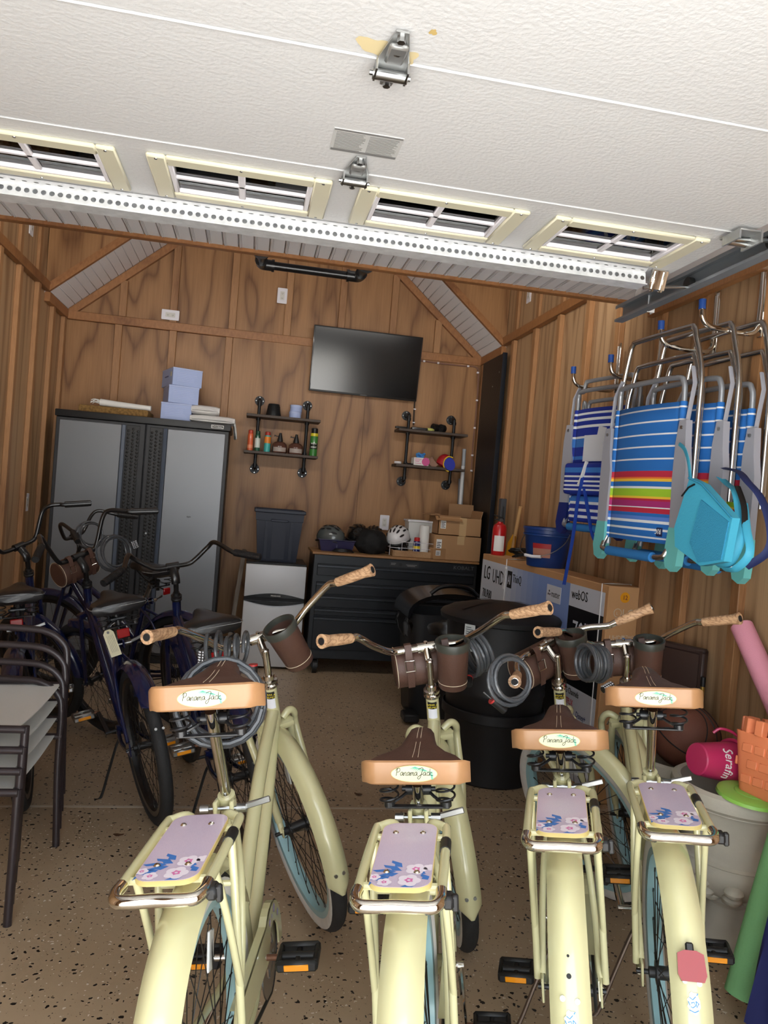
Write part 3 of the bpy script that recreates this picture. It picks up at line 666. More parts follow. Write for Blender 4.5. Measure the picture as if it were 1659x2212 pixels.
        pn = mk('seat_back_panel', cached('panel', panel), TAN, root, T(*so), label='tan leather saddle back panel with oval badge')
        def oval(rx_, rz_, yo, pts=32):
            return MB().add([V((rx_*cos(2*PI*k/pts), yo, rz_*sin(2*PI*k/pts)+.001)) for k in range(pts)], [tuple(range(pts))])
        mk('badge_border', cached('oval0', lambda: oval(.053, .0195, -.0128)), mat('badge_rim', (196, 186, 120), .4), pn)
        mk('badge', cached('oval1', lambda: oval(.0515, .018, -.0131)), BADGE, pn)
        def palms():
            b = MB()
            for k in range(11):
                t = k/10; a = R(205+t*120); o = V((.004+.018*t, -.0134, .0165-.006*t)); L_ = .02-.006*abs(t-.4)
                dd = V((cos(a), 0, sin(a)*.62)); n_ = V((-dd.z, 0, dd.x))*.0016; b.add([o-n_, o+n_, o+dd*L_], [(0, 1, 2)])
            for k in range(6):
                o = V((.044, -.0134, .004-.003*k)); b.add([o, o+V((-.012+.001*k, 0, .004)), o+V((-.004, 0, -.001))], [(0, 1, 2)])
            return b
        mk('palm_print', cached('palms', palms), PALM, pn)
        def sig():
            b = MB()
            for p in script_strokes(): b.tube(spl([((u_-.5)*.082, -.0138, v_*.082-.003) for u_, v_ in p], 4), .00055, 5)
            return b
        mk('signature', cached('sig', sig), INK, pn)
    else:
        def saddle():
            b = MB(); secs = []
            for u_, w_, zt_, zb_ in ((-.012, .085, .016, -.02), (.0, .112, .026, -.034), (.04, .118, .03, -.036), (.08, .108, .03, -.03), (.12, .08, .031, -.024), (.16, .05, .035, -.02), (.21, .036, .038, -.016), (.255, .03, .034, -.014), (.272, .018, .02, -.008)):
                row = []
                for k in range(14):
                    a = 2*PI*k/14; cx, cz = cos(a), sin(a); row.append(V((w_*math.copysign(abs(cx)**.7, cx), u_, (zt_ if cz >= 0 else -zb_)*math.copysign(abs(cz)**.75, cz))))
                secs.append(row)
            return b.loft(secs)
        sa = mk('saddle', cached('saddle_b', saddle), KBLK, root, T(*so))
        mk('piping', cached('pipe_b', lambda: MB().tube(spl([(.118, .07, .004), (.119, .03, .004), (.113, -.002, .004), (.085, -.0135, .004), (0, -.014, .004), (-.085, -.0135, .004), (-.113, -.002, .004), (-.119, .03, .004), (-.118, .07, .004)], 5), .0012, 5)), mat('grey_piping', (150, 150, 150), .6), sa)
    def undr():
        b = MB(); zz = -.095
        for s in (-1, 1):
            b.tube(helix((s*.066, .045, -.056), (0, 0, 1), .0215, 3.0, .021), .0027, 6)
            b.tube([(s*.066, .045, zz), (s*.066, .045, zz+.012)], .013, 10)
            b.tube(spl([(s*.066, .045, zz+.004), (s*.03, .07, zz+.02), (s*.02, .13, zz+.03), (s*.02, .22, -.012)], 4), .004, 6)
        b.box((0, .042, zz), (.15, .016, .006), None, .002); b.tube([(-.03, .085, zz+.025), (.03, .085, zz+.025)], .014, 10); b.tube([(-.04, .085, zz+.025), (.04, .085, zz+.025)], .006, 8)
        b.tube([(0, .085, zz-.005), (0, .085, zz+.05)], .011, 8)
        return b
    mk('seat_springs', cached('undr', undr), KBLK, root, T(*so))
    if not cream:
        mk('reflector', cached('sr_b', lambda: MB().box((0, -.012, -.115), (.052, .012, .04), None, .004)), REDR, root, T(*so))
        mk('reflector_bracket', cached('srb_b', lambda: MB().tube([(0, .05, -.10), (0, -.008, -.112)], .004, 6).tube([(0, .06, -.12), (0, .06, -.07)], .01, 8)), KBLK, root, T(*so))
    # stem, handlebar, grips
    bh = .125 if cream else .135; ba = .055
    def stem():
        b = MB()
        if cream:
            b.tube([(0, 0, .01), (0, 0, .105)], .0112, 14); b.lathe([(.0112, 0), (.012, .004), (.008, .008), (.0001, .009)], 12, (0, 0, .105))
            b.tube(spl([(0, 0, .086), (0, .018, .10), (0, ba-.008, bh)], 4), .0125, 12); b.tube([(-.028, ba, bh), (.028, ba, bh)], .017, 14); b.tube([(0, ba, bh+.012), (0, ba, bh+.022)], .006, 8)
        else:
            b.tube([(0, 0, .01), (0, 0, .085)], .0125, 12); b.tube(spl([(0, 0, .07), (0, .01, .1), (0, ba, bh)], 4), .014, 12, flat=1.5); b.tube([(-.03, ba, bh), (.03, ba, bh)], .019, 12)
        return b
    mk('stem', cached('stem'+ck, stem), MET, root, S)
    ge = V((g['gw'], g['fx']-g['gb']+dgb, g['gz']+dgz))
    if cream:
        ge = V(ge_); gd = V((.087, -.088, .056)).normalized(); gs = ge-gd*.128
        side_pts = [V((0, ba, bh)), V((.06, ba, bh)), V((.11, ba-.004, bh+.004)), V((.17, (ba+gs.y)*.5+.018, bh+(gs.z-bh)*.42)), gs-gd*.035, gs, ge]
    else:
        gd = V((.72, -.69, .02)).normalized(); gs = ge-gd*.13
        side_pts = [V((0, ba, bh)), V((.075, ba, bh)), V((.115, ba+.004, bh+.02)), V((.175, ba+.015, ge.z-.045)), V((.205, ba-.01, ge.z-.008)), gs+V((-.012, .02, 0)), gs, ge]
    pr = spl(side_pts, 6); pl = [V((-p.x, p.y, p.z)) for p in reversed(pr)]
    hb = mk('handlebar', MB().tube(pl[:-1]+pr, .0112, 12), MET, root, S)
    for s in (-1, 1):
        f = lambda p: V((s*p.x, p.y, p.z)); N = 16; pts = [f(gs.lerp(ge+gd*.004, k/N)) for k in range(N+1)]
        if cream: rs = [.0145+.0022*sin(PI*k/N)+(.006*max(0, (k-12)/4)) for k in range(N+1)]
        else: rs = [.0165]*(N+1)
        b = MB().tube(pts, rs, 16, cap=True)
        if not cream:
            for k in range(1, 15): b.tube([pts[k]-(pts[1]-pts[0])*.25, pts[k]+(pts[1]-pts[0])*.25], .0178, 14)
        gp = mk('grip', b, GRIPW if cream else KBLK, hb, label='wood-patterned grip' if cream else None)
    e2 = ge+gd*.006
    for s in (-1, 1):
        f = lambda q: V((s*q.x, q.y, q.z))
        mk('bar_end', MB().tube([f(e2-gd*.012), f(e2)], .0118, 12), CHROME if cream else KBLK, hb)
        mk('bar_bore', MB().tube([f(e2), f(e2+gd*.0008)], .0104, 12), INK, hb)
    # cup holder
    if cup is not None:
        w_, a_, h_, tilt = cup
        m = S @ T(w_, a_, h_) @ ry(tilt).to_4x4() @ rx(R(-8)).to_4x4() @ M.Scale(1.17, 4)
        if steer: pass
        cupm = cached('cup', lambda: MB().lathe([(.001, -.066), (.036, -.066), (.0385, -.062), (.044, .06), (.0415, .06), (.036, -.06), (.001, -.061)], 28))
        c_ = mk('cup_holder', cupm, BRN, root, m, label='brown leather cup holder')
        mk('cup_rim', cached('cuprim', lambda: MB().lathe([(.0435, .046), (.046, .046), (.0475, .066), (.0465, .068), (.0415, .068), (.041, .046)], 28)), DBRN, c_)
        mk('cup_seam', cached('cupseam', lambda: MB().tube([(.0392*cos(a), .0392*sin(a), -.048) for a in [2*PI*k/40 for k in range(40)]], .0009, 5, closed=True)), STI, c_)
    if bag:
        m = S @ T(0, ba+.03, bh-.078) @ M.Diagonal((1.0, 1.16, 1.16, 1))
        bm_ = cached('rollbag', lambda: MB().lathe([(.001, -.105), (.05, -.105), (.056, -.1), (.057, -.09), (.057, .09), (.056, .1), (.05, .105), (.001, .105)], 26, mtx=ry(PI/2)))
        bo = mk('handlebar_bag', bm_, BRN, root, m, label='brown leather roll bag')
        for s_ in (-1, 1): mk('bag_piping', cached('bagpipe', lambda: MB().tube([(0, .057*cos(a), .057*sin(a)) for a in [2*PI*k/36 for k in range(36)]], .0013, 5, closed=True)), STI, bo, T(s_*.1, 0, 0))
        def strap2():
            b = MB(); o = ((-.0595, -.03), (-.061, 0.), (-.058, .03), (-.05, .055), (-.046, .075), (-.035, .087), (-.022, .085), (-.012, .07))
            return b.loft([[V((-.011, yy, zz)), V((.011, yy, zz)), V((.011, yy*1.03, zz*1.03)), V((-.011, yy*1.03, zz*1.03))] for yy, zz in o])
        for xx in (-.06, .06):
            mk('bag_strap', cached('bagstrap', strap2), BRN, bo, T(xx, 0, 0))
            mk('bag_buckle', cached('bagbuck', lambda: MB().tube([(-.015, -.057, .052), (.015, -.057, .052), (.015, -.063, .022), (-.015, -.063, .022)], .0019, 6, closed=True)), CHROME, bo, T(xx, 0, 0))
    # crank, pedals, chain guard, chain, kickstand
    ca = R(crank); cl_ = .165
    def arm(s_): a = ca if s_ > 0 else ca+PI; return V((0, BBs+cl_*cos(a), BBz+cl_*sin(a)))
    b = MB(); b.tube([(-.085, BBs, BBz), (.085, BBs, BBz)], .008, 10)
    for s_ in (-1, 1):
        e = arm(s_); b.tube([(s_*.075, BBs, BBz), (s_*.082, e.y, e.z)], [.013, .010], 8, flat=.6)
    cr = mk('crankset', b, CHROME if cream else KBLK, root)
    mk('chainring', cached('ring', lambda: MB().lathe([(.05, -.002), (.095, -.002), (.095, .002), (.05, .002), (.05, -.002)], 40, mtx=ry(PI/2)).lathe([(.001, -.003), (.03, -.003), (.03, .003), (.001, .003)], 20, mtx=ry(PI/2)).bx(-.002, .002, -.06, .06, -.008, .008).bx(-.002, .002, -.008, .008, -.06, .06)), STEEL if cream else KBLK, cr, T(.052, BBs, BBz))
    for s_ in (-1, 1):
        e = arm(s_); po = mk('pedal', cached('pedal%d' % s_, lambda: pedal_mesh(s_)), BLK if cream else STEEL, root, T(s_*.10, e.y, e.z))
        for q_ in (-1, 1): mk('pedal_reflector', cached('pref', lambda: MB().bx(-.028, .028, -.0015, .0015, -.007, .007, .001)), AMBER, po, T(s_*.05, q_*.0445, 0))
        mk('pedal_axle', cached('paxle%d' % s_, lambda: MB().tube([(-s_*.024, 0, 0), (s_*.01, 0, 0)], .007, 8)), mat('rusty_steel', (120, 84, 64), .6, .6, var=.3, vscale=60), po)
    if cream:
        def guard():
            b = MB(); pts = []; n = 10
            for k in range(n+1): a = R(75-150*k/n*.0+0) if False else R(-10+130*k/n); pts.append((BBs+.125*cos(a), BBz+.125*sin(a)))
            pts += [(.05, axl+.055), (-.02, axl+.035), (-.03, axl-.005), (.05, axl-.01), (BBs-.06, BBz+.02), (BBs-.02, BBz+.075)]
            for k in range(6): a = R(100-110*k/5); pts.append((BBs+.08*cos(a), BBz+.08*sin(a)))
            m = M(((0, 0, 1, .060), (1, 0, 0, 0), (0, 1, 0, 0), (0, 0, 0, 1)))
            b.prism(pts, .004, m); nn = len(pts)
            ed = pts[:12]
            for i in range(11):
                (y1, z1), (y2, z2) = ed[i], ed[i+1]; b.add([V((.042, y1, z1)), V((.064, y1, z1)), V((.064, y2, z2)), V((.042, y2, z2))], [(0, 1, 2, 3)])
            return b
        gd_ = mk('chain_guard', cached('guard', guard), CREAM, root)
        def gflow():
            b = MB()
            for cy, cz, r_ in ((BBs+.03, BBz+.105, .012), (BBs-.03, BBz+.1, .010), (BBs+.075, BBz+.07, .010), (BBs+.0, BBz+.1, .006)):
                n = 20; vs = [V((.0646, cy, cz))]
                for k in range(n): a = 2*PI*k/n; q = r_*(.7+.3*abs(cos(2.5*a))); vs.append(V((.0646, cy+q*cos(a), cz+q*sin(a))))
                b.add(vs, [(0, 1+k, 1+(k+1) % n) for k in range(n)])
            return b
        mk('guard_flower_print', cached('gflow', gflow), mat('lavender_print', (172, 160, 206), .4), gd_)
    def chain():
        b = MB(); pts = []
        for k in range(13): a = R(90-180*k/12); pts.append((.052, BBs+.093*cos(a), BBz+.093*sin(a)))
        for k in range(9): a = R(270-180*k/8); pts.append((.052, .04*cos(a), axl+.04*sin(a)))
        return b.tube(pts, .0042, 6, closed=True)
    mk('chain', cached('chain', chain), BLK, root)
    if kick:
        z_ = .30; ll = .30
        lm = R(lean); foot = V((-.16, .30, .012-(-.16)*(-sin(lm))))
        foot.z = (.006+foot.x*sin(lm))/cos(lm)
        mk('kickstand', MB().tube(spl([(-.035, BBs-.06, BBz-.02), (-.055, BBs-.07, BBz-.04), foot.lerp(V((-.055, BBs-.07, BBz-.04)), .5), foot, foot+V((-.03, -.01, 0))], 5), .006, 8), mat('kick_steel', (120, 104, 92), .4, .8) if cream else BLKM, root)
    # head tube stickers
    if cream and stickers:
        def stick(z0_, z1_, wdt, yo=-.0214):
            b = MB(); secs = []
            for t in range(2):
                row = []
                zz = (z0_, z1_)[t]
                for k in range(7): a = R(-90+(-wdt+2*wdt*k/6)); row.append(V((.0216*cos(a), .0216*sin(a), zz)))
                secs.append(row)
            return b.loft(secs, cap=False, closed=False)
        s1 = mk('warning_sticker', cached('stk1', lambda: stick(-.094, -.058, 40)), mat('sticker_white', (222, 224, 232), .5), root, steer_matrix(g, 0))
        s2 = mk('helmet_sticker', cached('stk2', lambda: stick(-.058, -.032, 42)), INK, root, steer_matrix(g, 0))
        for tx, zz in (('WEAR A', -.044), ('HELMET', -.054)):
            text(tx, .0095, frame((0, -.0224, zz), (1, 0, 0), (0, 0, 1)), mat('sticker_yellow', (226, 206, 60), .5), s2, 'CENTER', ext=.0002)
    if reflector:
        a = R(146.5); n = V((0, cos(a), sin(a))); t_ = V((0, sin(a), -cos(a)))
        m = M((V((1, 0, 0)), t_, n)).transposed().to_4x4(); m.translation = n*.366+V((0, 0, RW))
        mk('rear_reflector', MB().prism([(-.022, -.03), (.022, -.03), (.028, -.018), (.026, .02), (.012, .026), (-.012, .026), (-.026, .02), (-.028, -.018)], .014, None), REDR, root, m, label='red rear reflector')
        mk('reflector_stem', MB().box((0, .03, .006), (.016, .022, .012), None, .003), BLK, root, m)
    if holes:
        b = MB()
        for a_, r_ in ((139.5, .0028), (145, .005)):
            a = R(a_); n = V((0, cos(a), sin(a))); t_ = V((0, sin(a), -cos(a))); o = n*.3646
            b.add([o+V((1, 0, 0))*r_*cos(2*PI*k/10)+t_*r_*sin(2*PI*k/10) for k in range(10)], [tuple(range(10))])
        mk('bolt_hole', b, INK, rfo)
    if cream and stickers:
        a = R(157); n = V((0, cos(a), sin(a))); t_ = V((0, -sin(a), cos(a)))
        if holes or reflector:
            m = M((V((1, 0, 0)), -t_ if False else t_*-1, n)).transposed().to_4x4()
            m = M((V((1, 0, 0)), V((0, sin(a), -cos(a)))*1, n)).transposed().to_4x4(); m.translation = n*.3648
            dc = mk('fender_decal', MB().add([V((.012*cos(2*PI*k/20)*(1+.15*sin(3*k)), .02*sin(2*PI*k/20)*(1+.1*cos(2*k)), 0)) for k in range(20)], [tuple(range(20))]), mat('decal_pale', (214, 228, 236), .4), rfo, m)
            b = MB()
            for pl_ in ([(-.008, .01), (-.002, .006), (.004, .012)], [(-.006, 0), (.0, .002), (.003, -.004), (-.003, -.008), (-.007, -.006)], [(.004, .004), (.009, .0), (.005, -.007), (.004, .004)], [(.006, .014), (.009, .018)], [(-.01, -.012), (0, -.016), (.008, -.012)], [(-.011, .003), (-.008, -.004)]):
                b.tube([(p[0], p[1], .0003) for p in pl_], .0009, 5)
            mk('decal_ink', b, mat('decal_blue', (90, 150, 210), .4), dc)
    return root, S
BG = 'cream and lilac cruiser bicycles in the foreground'
def cable_lock(label, c, ax, r, turns, pitch, body=None, wob=.05, wr=.0062, group='coiled cable locks', start=0., dial=None, tail=None):
    c = V(c); t = thing('cable_lock', label, 'lock', tuple(c), group=group)
    mk('cable', MB().tube(helix((0, 0, 0), ax, r, turns, pitch, 20, start, wob), wr, 8), CABLE, t)
    if body is not None:
        o, d, L_ = body; o = V(o); d = V(d).normalized()
        lk = mk('lock_body', MB().tube([o, o+d*L_], [.013, .012], 12), BLK, t)
        mk('lock_ring', MB().tube([o-d*.002, o+d*.003], .0138, 12), mat('lock_red', (170, 40, 40), .4), lk)
        if tail: mk('lock_key_pin', MB().tube([o, o-d*.035], .003, 6), KBLK, lk)
    if dial is not None:
        o, d = V(dial[0]), V(dial[1]).normalized(); b = MB()
        dl = mk('dial_body', MB().tube([o-d*.022, o+d*.022], .0105, 12), BLK, t)
        u = d.orthogonal().normalized(); w = d.cross(u)
        for i in range(5):
            for k in range(8):
                a = 2*PI*k/8; b.box(o+d*(-.016+.008*i)+(u*cos(a)+w*sin(a))*.0115, (.004, .004, .004))
        mk('dial_number', b, mat('dial_white', (200, 200, 205), .4), dl)
    return t
b1, S1 = make_bike('cream cruiser with a coiled lock round its raised seat post and its cup tipped', (.037, 1.455, 11.18, -7.72, -29.),   .112, .099, .082, 150, (.342, -.085, .32), group=BG, cup=(.082, .0, .10, -.34))
b2, S2 = make_bike('cream cruiser with the lowest saddle standing beside the brown roll bag and upright cup', (.45, 1.41, 16.96, -7.15, -13.74), -.068, .105, .01, 275, (.323, -.18, .341), group=BG, cup=(.073, .0, .085, .08), bag=True)
b3, S3 = make_bike('cream cruiser with front wheel turned hard aside and two holes in its rear fender', (.872, 1.604, 23.1, -7.87, -44.5), -.045, -.02, .007, 25, (.319, -.141, .219), group=BG, cup=(.07, -.01, .085, 0.), bag=True, holes=True)
b4, S4 = make_bike('cream cruiser with a red reflector on its rear fender beside the stone urns', (1.136, 1.648, 22.37, -5.95, -9.2), .086, .084, .061, 185, (.331, -.117, .299), group=BG, cup=(.075, .0, .085, .05), bag=True, reflector=True)
NG = 'navy cruiser bicycles by the cabinet'
make_bike('navy cruiser between the stacked patio chairs and the left wall', (-.851, 3.406, -11.15, -7.2, -42.9), 0, 0, .047, 20, cream=False, group=NG)
n2, SN2 = make_bike('navy cruiser with a paper tag on its seat post and a brown roll bag', (-.295, 3.27, -21.4, -11.6, -25.8), .032, .027, .01, 200, cream=False, group=NG, bag=True)
make_bike('navy cruiser parked across in front of the steel cabinet', (-.31, 4.52, -52, -4, -20), .03, -.03, .0, 60, cream=False, group=NG)
make_bike('navy cruiser with its black saddle behind a wooden grip, next to the fridge', (.091, 2.926, -16.5, -10.2, -2.1), .015, -.066, -.037, 320, cream=False, group=NG)

# ------------------------------------------------------------------ steel locker cabinet and what lies on it
GRM = mat('brushed_grey_metal', (126, 128, 132), .38, .45, bump=.08, bscale=400, stretch=(1, 1, 60))
DGR = mat('dark_grey_plastic', (40, 41, 44), .5); BGR = mat('blue_grey_edge', (74, 84, 100), .45)
cab = thing('storage_cabinet', 'tall grey steel locker cabinet with studded black door edges', 'cabinet', (-.845, 6.30, 0))
CX0, CX1 = -.648, .645; CF = -.27
mk('body', MB().bx(CX0+.01, CX1-.01, CF+.03, .255, .06, 1.865, .004), DGR, cab)
mk('base', MB().bx(CX0+.02, CX1-.02, CF+.04, .25, 0, .062, .004), BLK, cab)
lid = mk('lid', MB().bx(CX0-.006, CX1+.006, CF-.014, .26, 1.862, 1.915, .01, 2), BLK, cab)
tgp = mk('logo_plate', MB().bx(.50, .595, CF-.0165, CF-.013, 1.875, 1.902, .004), WHT, lid); mk('logo_field', MB().bx(.504, .591, CF-.0175, CF-.0162, 1.879, 1.898, .003), BLK, lid)
text('KOBALT', .017, frame((.525, CF-.0182, 1.8825), (1, 0, 0), (0, 0, 1)), WHT, lid, sx=1.15)
mk('logo_ring', MB().tube([(.514+.006*cos(a), CF-.018, 1.8885+.006*sin(a)) for a in [2*PI*k/14 for k in range(14)]], .0014, 5, closed=True), WHT, lid)
for sg in (-1, 1):
    x0, x1 = (CX0+.005, .009) if sg < 0 else (.016, CX1-.005)
    d = mk('door', MB().bx(x0, x1, CF, CF+.03, .07, 1.86, .004), DGR, cab)
    pa, pb = (CX0+.03, -.165) if sg < 0 else (.175, CX1-.03)
    mk('door_panel', MB().bx(pa, pb, CF-.008, CF+.004, .09, 1.84, .005), GRM, d)
    ea, eb = (-.165, -.135) if sg < 0 else (.145, .175)
    mk('door_edge', MB().box(((ea+eb)/2, CF-.006, .965), (.03, .014, 1.75), rz(.25*sg*-1), .004), BGR, d)
    sa, sb = (-.128, -.03) if sg < 0 else (.045, .14)
    b = MB().bx(sa, sb, CF-.004, CF+.002, .09, 1.84, .002)
    bump = MB()
    for r_ in range(62):
        for c_ in range(3):
            xx = sa+.014+c_*(sb-sa-.028)/2; zz = .12+r_*.0275+(.0137 if c_ % 2 else 0)
            bump.lathe([(.011, 0), (.010, .004), (.006, .0065), (.0001, .007)], 6, (xx, CF-.003, zz), rx(PI/2))
    mk('tread_strip', b, BLK, d); bo = mk('tread_studs', bump, BLK, d); bo['kind'] = 'stuff'
mk('lock', MB().tube([(.07, CF-.006, 1.02), (.07, CF-.014, 1.02)], .008, 12), STEEL, cab)
mk('scuff', blob(.38, 0, .014, .008, 0, 4).xf(M(((1, 0, 0, 0), (0, 0, -1, CF-.0084), (0, 1, 0, 1.17), (0, 0, 0, 1)))), mat('scuff_grey', (92, 93, 97), .5, .4), cab)
BLUBOX = mat('pale_blue_card', (168, 184, 226), .6, var=.03); 
for i, (rot, lab) in enumerate(((.0, 'pale blue shoebox at the bottom of the stack on the cabinet'), (.24, 'pale blue shoebox in the middle of the stack on the cabinet'), (.36, 'pale blue shoebox on top of the stack on the cabinet'))):
    t = thing('shoebox', lab, 'box', (-.63+(.01 if i else 0), 6.30, 1.9155+i*.139), rot, 'blue shoeboxes on the cabinet')
    mk('carton', MB().bx(-.117, .117, -.165, .165, 0, .1385, .003), BLUBOX, t)
    mk('lid', MB().bx(-.1185, .1185, -.1665, .1665, .125, .1388, .002), mat('pale_blue_lid', (178, 192, 230), .6), t)
    b = MB()
    for r_ in range(6): b.bx(-.085, .085-random.random()*.04, -.1682, -.1655, .035+r_*.013, .0375+r_*.013)
    mk('print', b, mat('faint_print', (196, 208, 240), .6), t)
    if i == 2:
        mk('label', MB().bx(-.1192, -.1175, -.13, -.10, .07, .105), mat('label_cream', (220, 214, 190), .6), t)
        mk('side_print', MB().bx(-.1192, -.1175, -.04, .07, .07, .08), mat('print_navy', (90, 100, 150), .6), t)
# mat and paper roll on the cabinet
COIR = mat('coir', (136, 104, 58), .95, bump=1., bscale=260, var=.4, vscale=60)
t = tag(mk('coir_mat', MB().box((0, 0, .03), (.52, .34, .058), None, .012, 2), COIR, None, T(-1.10, 6.30, 1.9155)), 'folded bristly brown coir doormat on the cabinet', 'doormat')
t = thing('paper_roll', 'white rolled cloth lying on the doormat', 'roll', (-1.02, 6.22, 2.0), -.06)
mk('roll', MB().tube([(-.2, 0, .012), (-.1, 0, .006), (.08, 0, 0), (.19, 0, -.002)], [.028, .026, .022, .02], 14), WHT, t); b = MB()
for k in range(7): b.tube(spl([(-.2, .01*sin(k), .012+.012*cos(k)), (-.235, .02*sin(2*k), .02+.012*cos(3*k)), (-.265+.01*cos(k), .022*sin(3*k), .012+.014*sin(k))], 3), .004, 5)
mk('frayed_end', b, WHT, t)
TOW = mat('white_terry', (224, 222, 220), .95, bump=.8, bscale=350)
def folded_towel(label, loc, w, d, h, rz_=0., hang=False):
    t = thing('folded_towel', label, 'towel', loc, rz_, 'white towels on the cabinet')
    b = MB(); secs = []
    for i in range(9):
        q = -1+2*i/8; wob = .006*sin(5*q)
        secs.append([V((w/2*q, d/2*cos(a)*(abs(cos(a))**-.35 if abs(cos(a)) > .02 else 1)+wob, h/2+h/2*math.copysign(abs(sin(a))**.55, sin(a))*(1-.25*abs(q)**4))) for a in [2*PI*k/16 for k in range(16)]])
    mk('cloth', b.loft(secs), TOW, t)
    mk('fold_edge', MB().tube([(-w/2*.9, -d/2-.001, h*.5), (0, -d/2-.004, h*.55), (w/2*.9, -d/2, h*.5)], h*.16, 8), TOW, t)
    if hang:
        b = MB(); rows = []
        for i in range(6):
            s = i/5; rows.append([V((w/2-.02+.03*s+.01*sin(3*k/3+s), -d/2+.02+k*.03, h*.7-.15*s**1.4)) for k in range(6)])
        b.loft(rows, cap=False, closed=False); o = mk('corner_hanging', b, TOW, t); sm = o.modifiers.new('thick', 'SOLIDIFY'); sm.thickness = .008
    return t
folded_towel('long folded white towel hanging over the cabinet edge', (-.345, 6.22, 1.9155), .35, .24, .07, hang=True)
folded_towel('short folded white towel on top of another towel', (-.41, 6.22, 1.985), .22, .2, .075, .05)

# ------------------------------------------------------------------ fridge, tote, board
SIL = mat('fridge_silver', (206, 208, 211), .4, .1)
f = thing('fridge', 'small silver two-door fridge between the cabinet and the tool chest', 'fridge', (.245, 6.28, 0))
mk('cabinet', MB().bx(-.238, .238, -.19, .24, .015, .842, .006), BLK, f)
mk('top', MB().bx(-.24, .24, -.24, .24, .838, .852, .004), BLK, f)
d1 = mk('freezer_door', MB().bx(-.24, .24, -.258, -.192, .575, .836, .008, 2), SIL, f)
d2 = mk('fridge_door', MB().bx(-.24, .24, -.258, -.192, .02, .545, .008, 2), SIL, f)
def arch(z0, s, par):
    n = 16; pts = [(-.238+.476*k/n, 0) for k in range(n+1)]
    poly = [(-.238, 0)] + [(-.238+.476*k/n, s*.034*sin(PI*k/n)) for k in range(1, n)] + [(.238, 0)]
    return mk('handle', MB().prism(poly, .012, M(((1, 0, 0, 0), (0, 0, -1, -.255), (0, 1, 0, z0), (0, 0, 0, 1)))), mat('gloss_black', (10, 10, 11), .12), par)
arch(.576, 1, d1); arch(.545, -1, d2)
mk('handle_gap', MB().bx(-.239, .239, -.25, -.19, .545, .577), INK, f)
text('FRIGIDAIRE', .014, frame((-.03, -.2685, .587), (1, 0, 0), (0, 0, 1)), WHT, d1, sx=1.1)
TOTE = mat('navy_tote_plastic', (34, 40, 56), .5)
t = thing('storage_tote', 'tall dark navy plastic tote standing on the fridge', 'tote', (.245, 6.27, .8525))
b = MB(); b.loft([[V((sx*(w_), sy*(d_), z)) for sx, sy in ((-1, -1), (1, -1), (1, 1), (-1, 1))] for z, w_, d_ in ((0, .155, .12), (.01, .158, .123), (.33, .185, .15), (.332, .19, .155), (.40, .195, .16), (.40, .186, .151), (.34, .178, .143), (.02, .15, .115))])
mk('tub', b, TOTE, t); b = MB()
for sx in (-.10, .10): b.loft([[V((sx+q, -.121-.027*s_-.012, .02+.30*s_)) for q in (-.012, .012)]+[V((sx+q, -.115-.027*s_, .02+.30*s_)) for q in (.012, -.012)] for s_ in (0, 1)])
b.bx(-.07, .07, -.168, -.145, .325, .345, .004).loft([[V((q, -.124-.027*s_-.008, .02+.31*s_)) for q in (-.055, .055)]+[V((q, -.118-.027*s_, .02+.31*s_)) for q in (.055, -.055)] for s_ in (0, 1)])
mk('rib', b, TOTE, t)
mk('rim', MB().bx(-.207, .207, -.172, -.155, .395, .425, .005).bx(-.207, .207, .155, .172, .395, .425, .005).bx(-.207, -.19, -.17, .17, .395, .425, .005).bx(.19, .207, -.17, .17, .395, .425, .005), TOTE, t)
GW = wood('grey_board', (150, 140, 128), (96, 86, 76), (9, 9, 1.5), rings=1., dist=3., fine=.5, rough=.8)
tag(mk('wood_board', MB().box((0, 0, .465), (.035, .14, .93), None, .003), GW, None, T(-.10, 6.2, 0) @ ry(.088).to_4x4()), 'weathered grey board leaning between the cabinet and the fridge', 'board')

# ------------------------------------------------------------------ tool chest and its load
CH = mat('chest_charcoal', (40, 43, 47), .38, .35); CHE = mat('chest_drawer', (34, 36, 40), .35, .35)
ch = thing('tool_chest', 'wide black rolling tool chest with a wooden top', 'tool chest', (1.2, 6.15, 0)); q = .672
mk('body', MB().bx(-q, q, -.225, .225, .125, .955, .004), CH, ch)
mk('wood_top', MB().bx(-q-.015, q+.012, -.238, .232, .955, .975, .003), wood('butcher_top', (196, 158, 112), (150, 108, 66), (.8, 8, 4), rings=.8, dist=3., fine=.4), ch)
def drawer(x0, x1, z0, z1):
    d = mk('drawer', MB().bx(x0, x1, -.238, -.22, z0, z1, .003), CHE, ch)
    mk('drawer_pull', MB().loft([[V((x, -.238, z1-.006)), V((x, -.252, z1-.012)), V((x, -.252, z1-.026)), V((x, -.240, z1-.03))] for x in (x0+.002, x1-.002)]), mat('pull_grey', (62, 66, 71), .3, .5), d)
drawer(-.64, .645, .79, .885); 
for z0, z1 in ((.645, .74), (.54, .638), (.475, .535), (.20, .468)): drawer(-.64, .105, z0, z1)
for z0, z1 in ((.66, .755), (.56, .652), (.46, .552), (.2, .452)): drawer(.155, .645, z0, z1)
text('KOBALT', .042, frame((.47, -.2262, .905), (1, 0, 0), (0, 0, 1)), mat('logo_grey', (110, 112, 114), .4, .5), ch, sx=1.1, ext=.001)
mk('sticker', MB().bx(-.06, .18, -.2262, -.2245, .895, .935), DGR, ch)
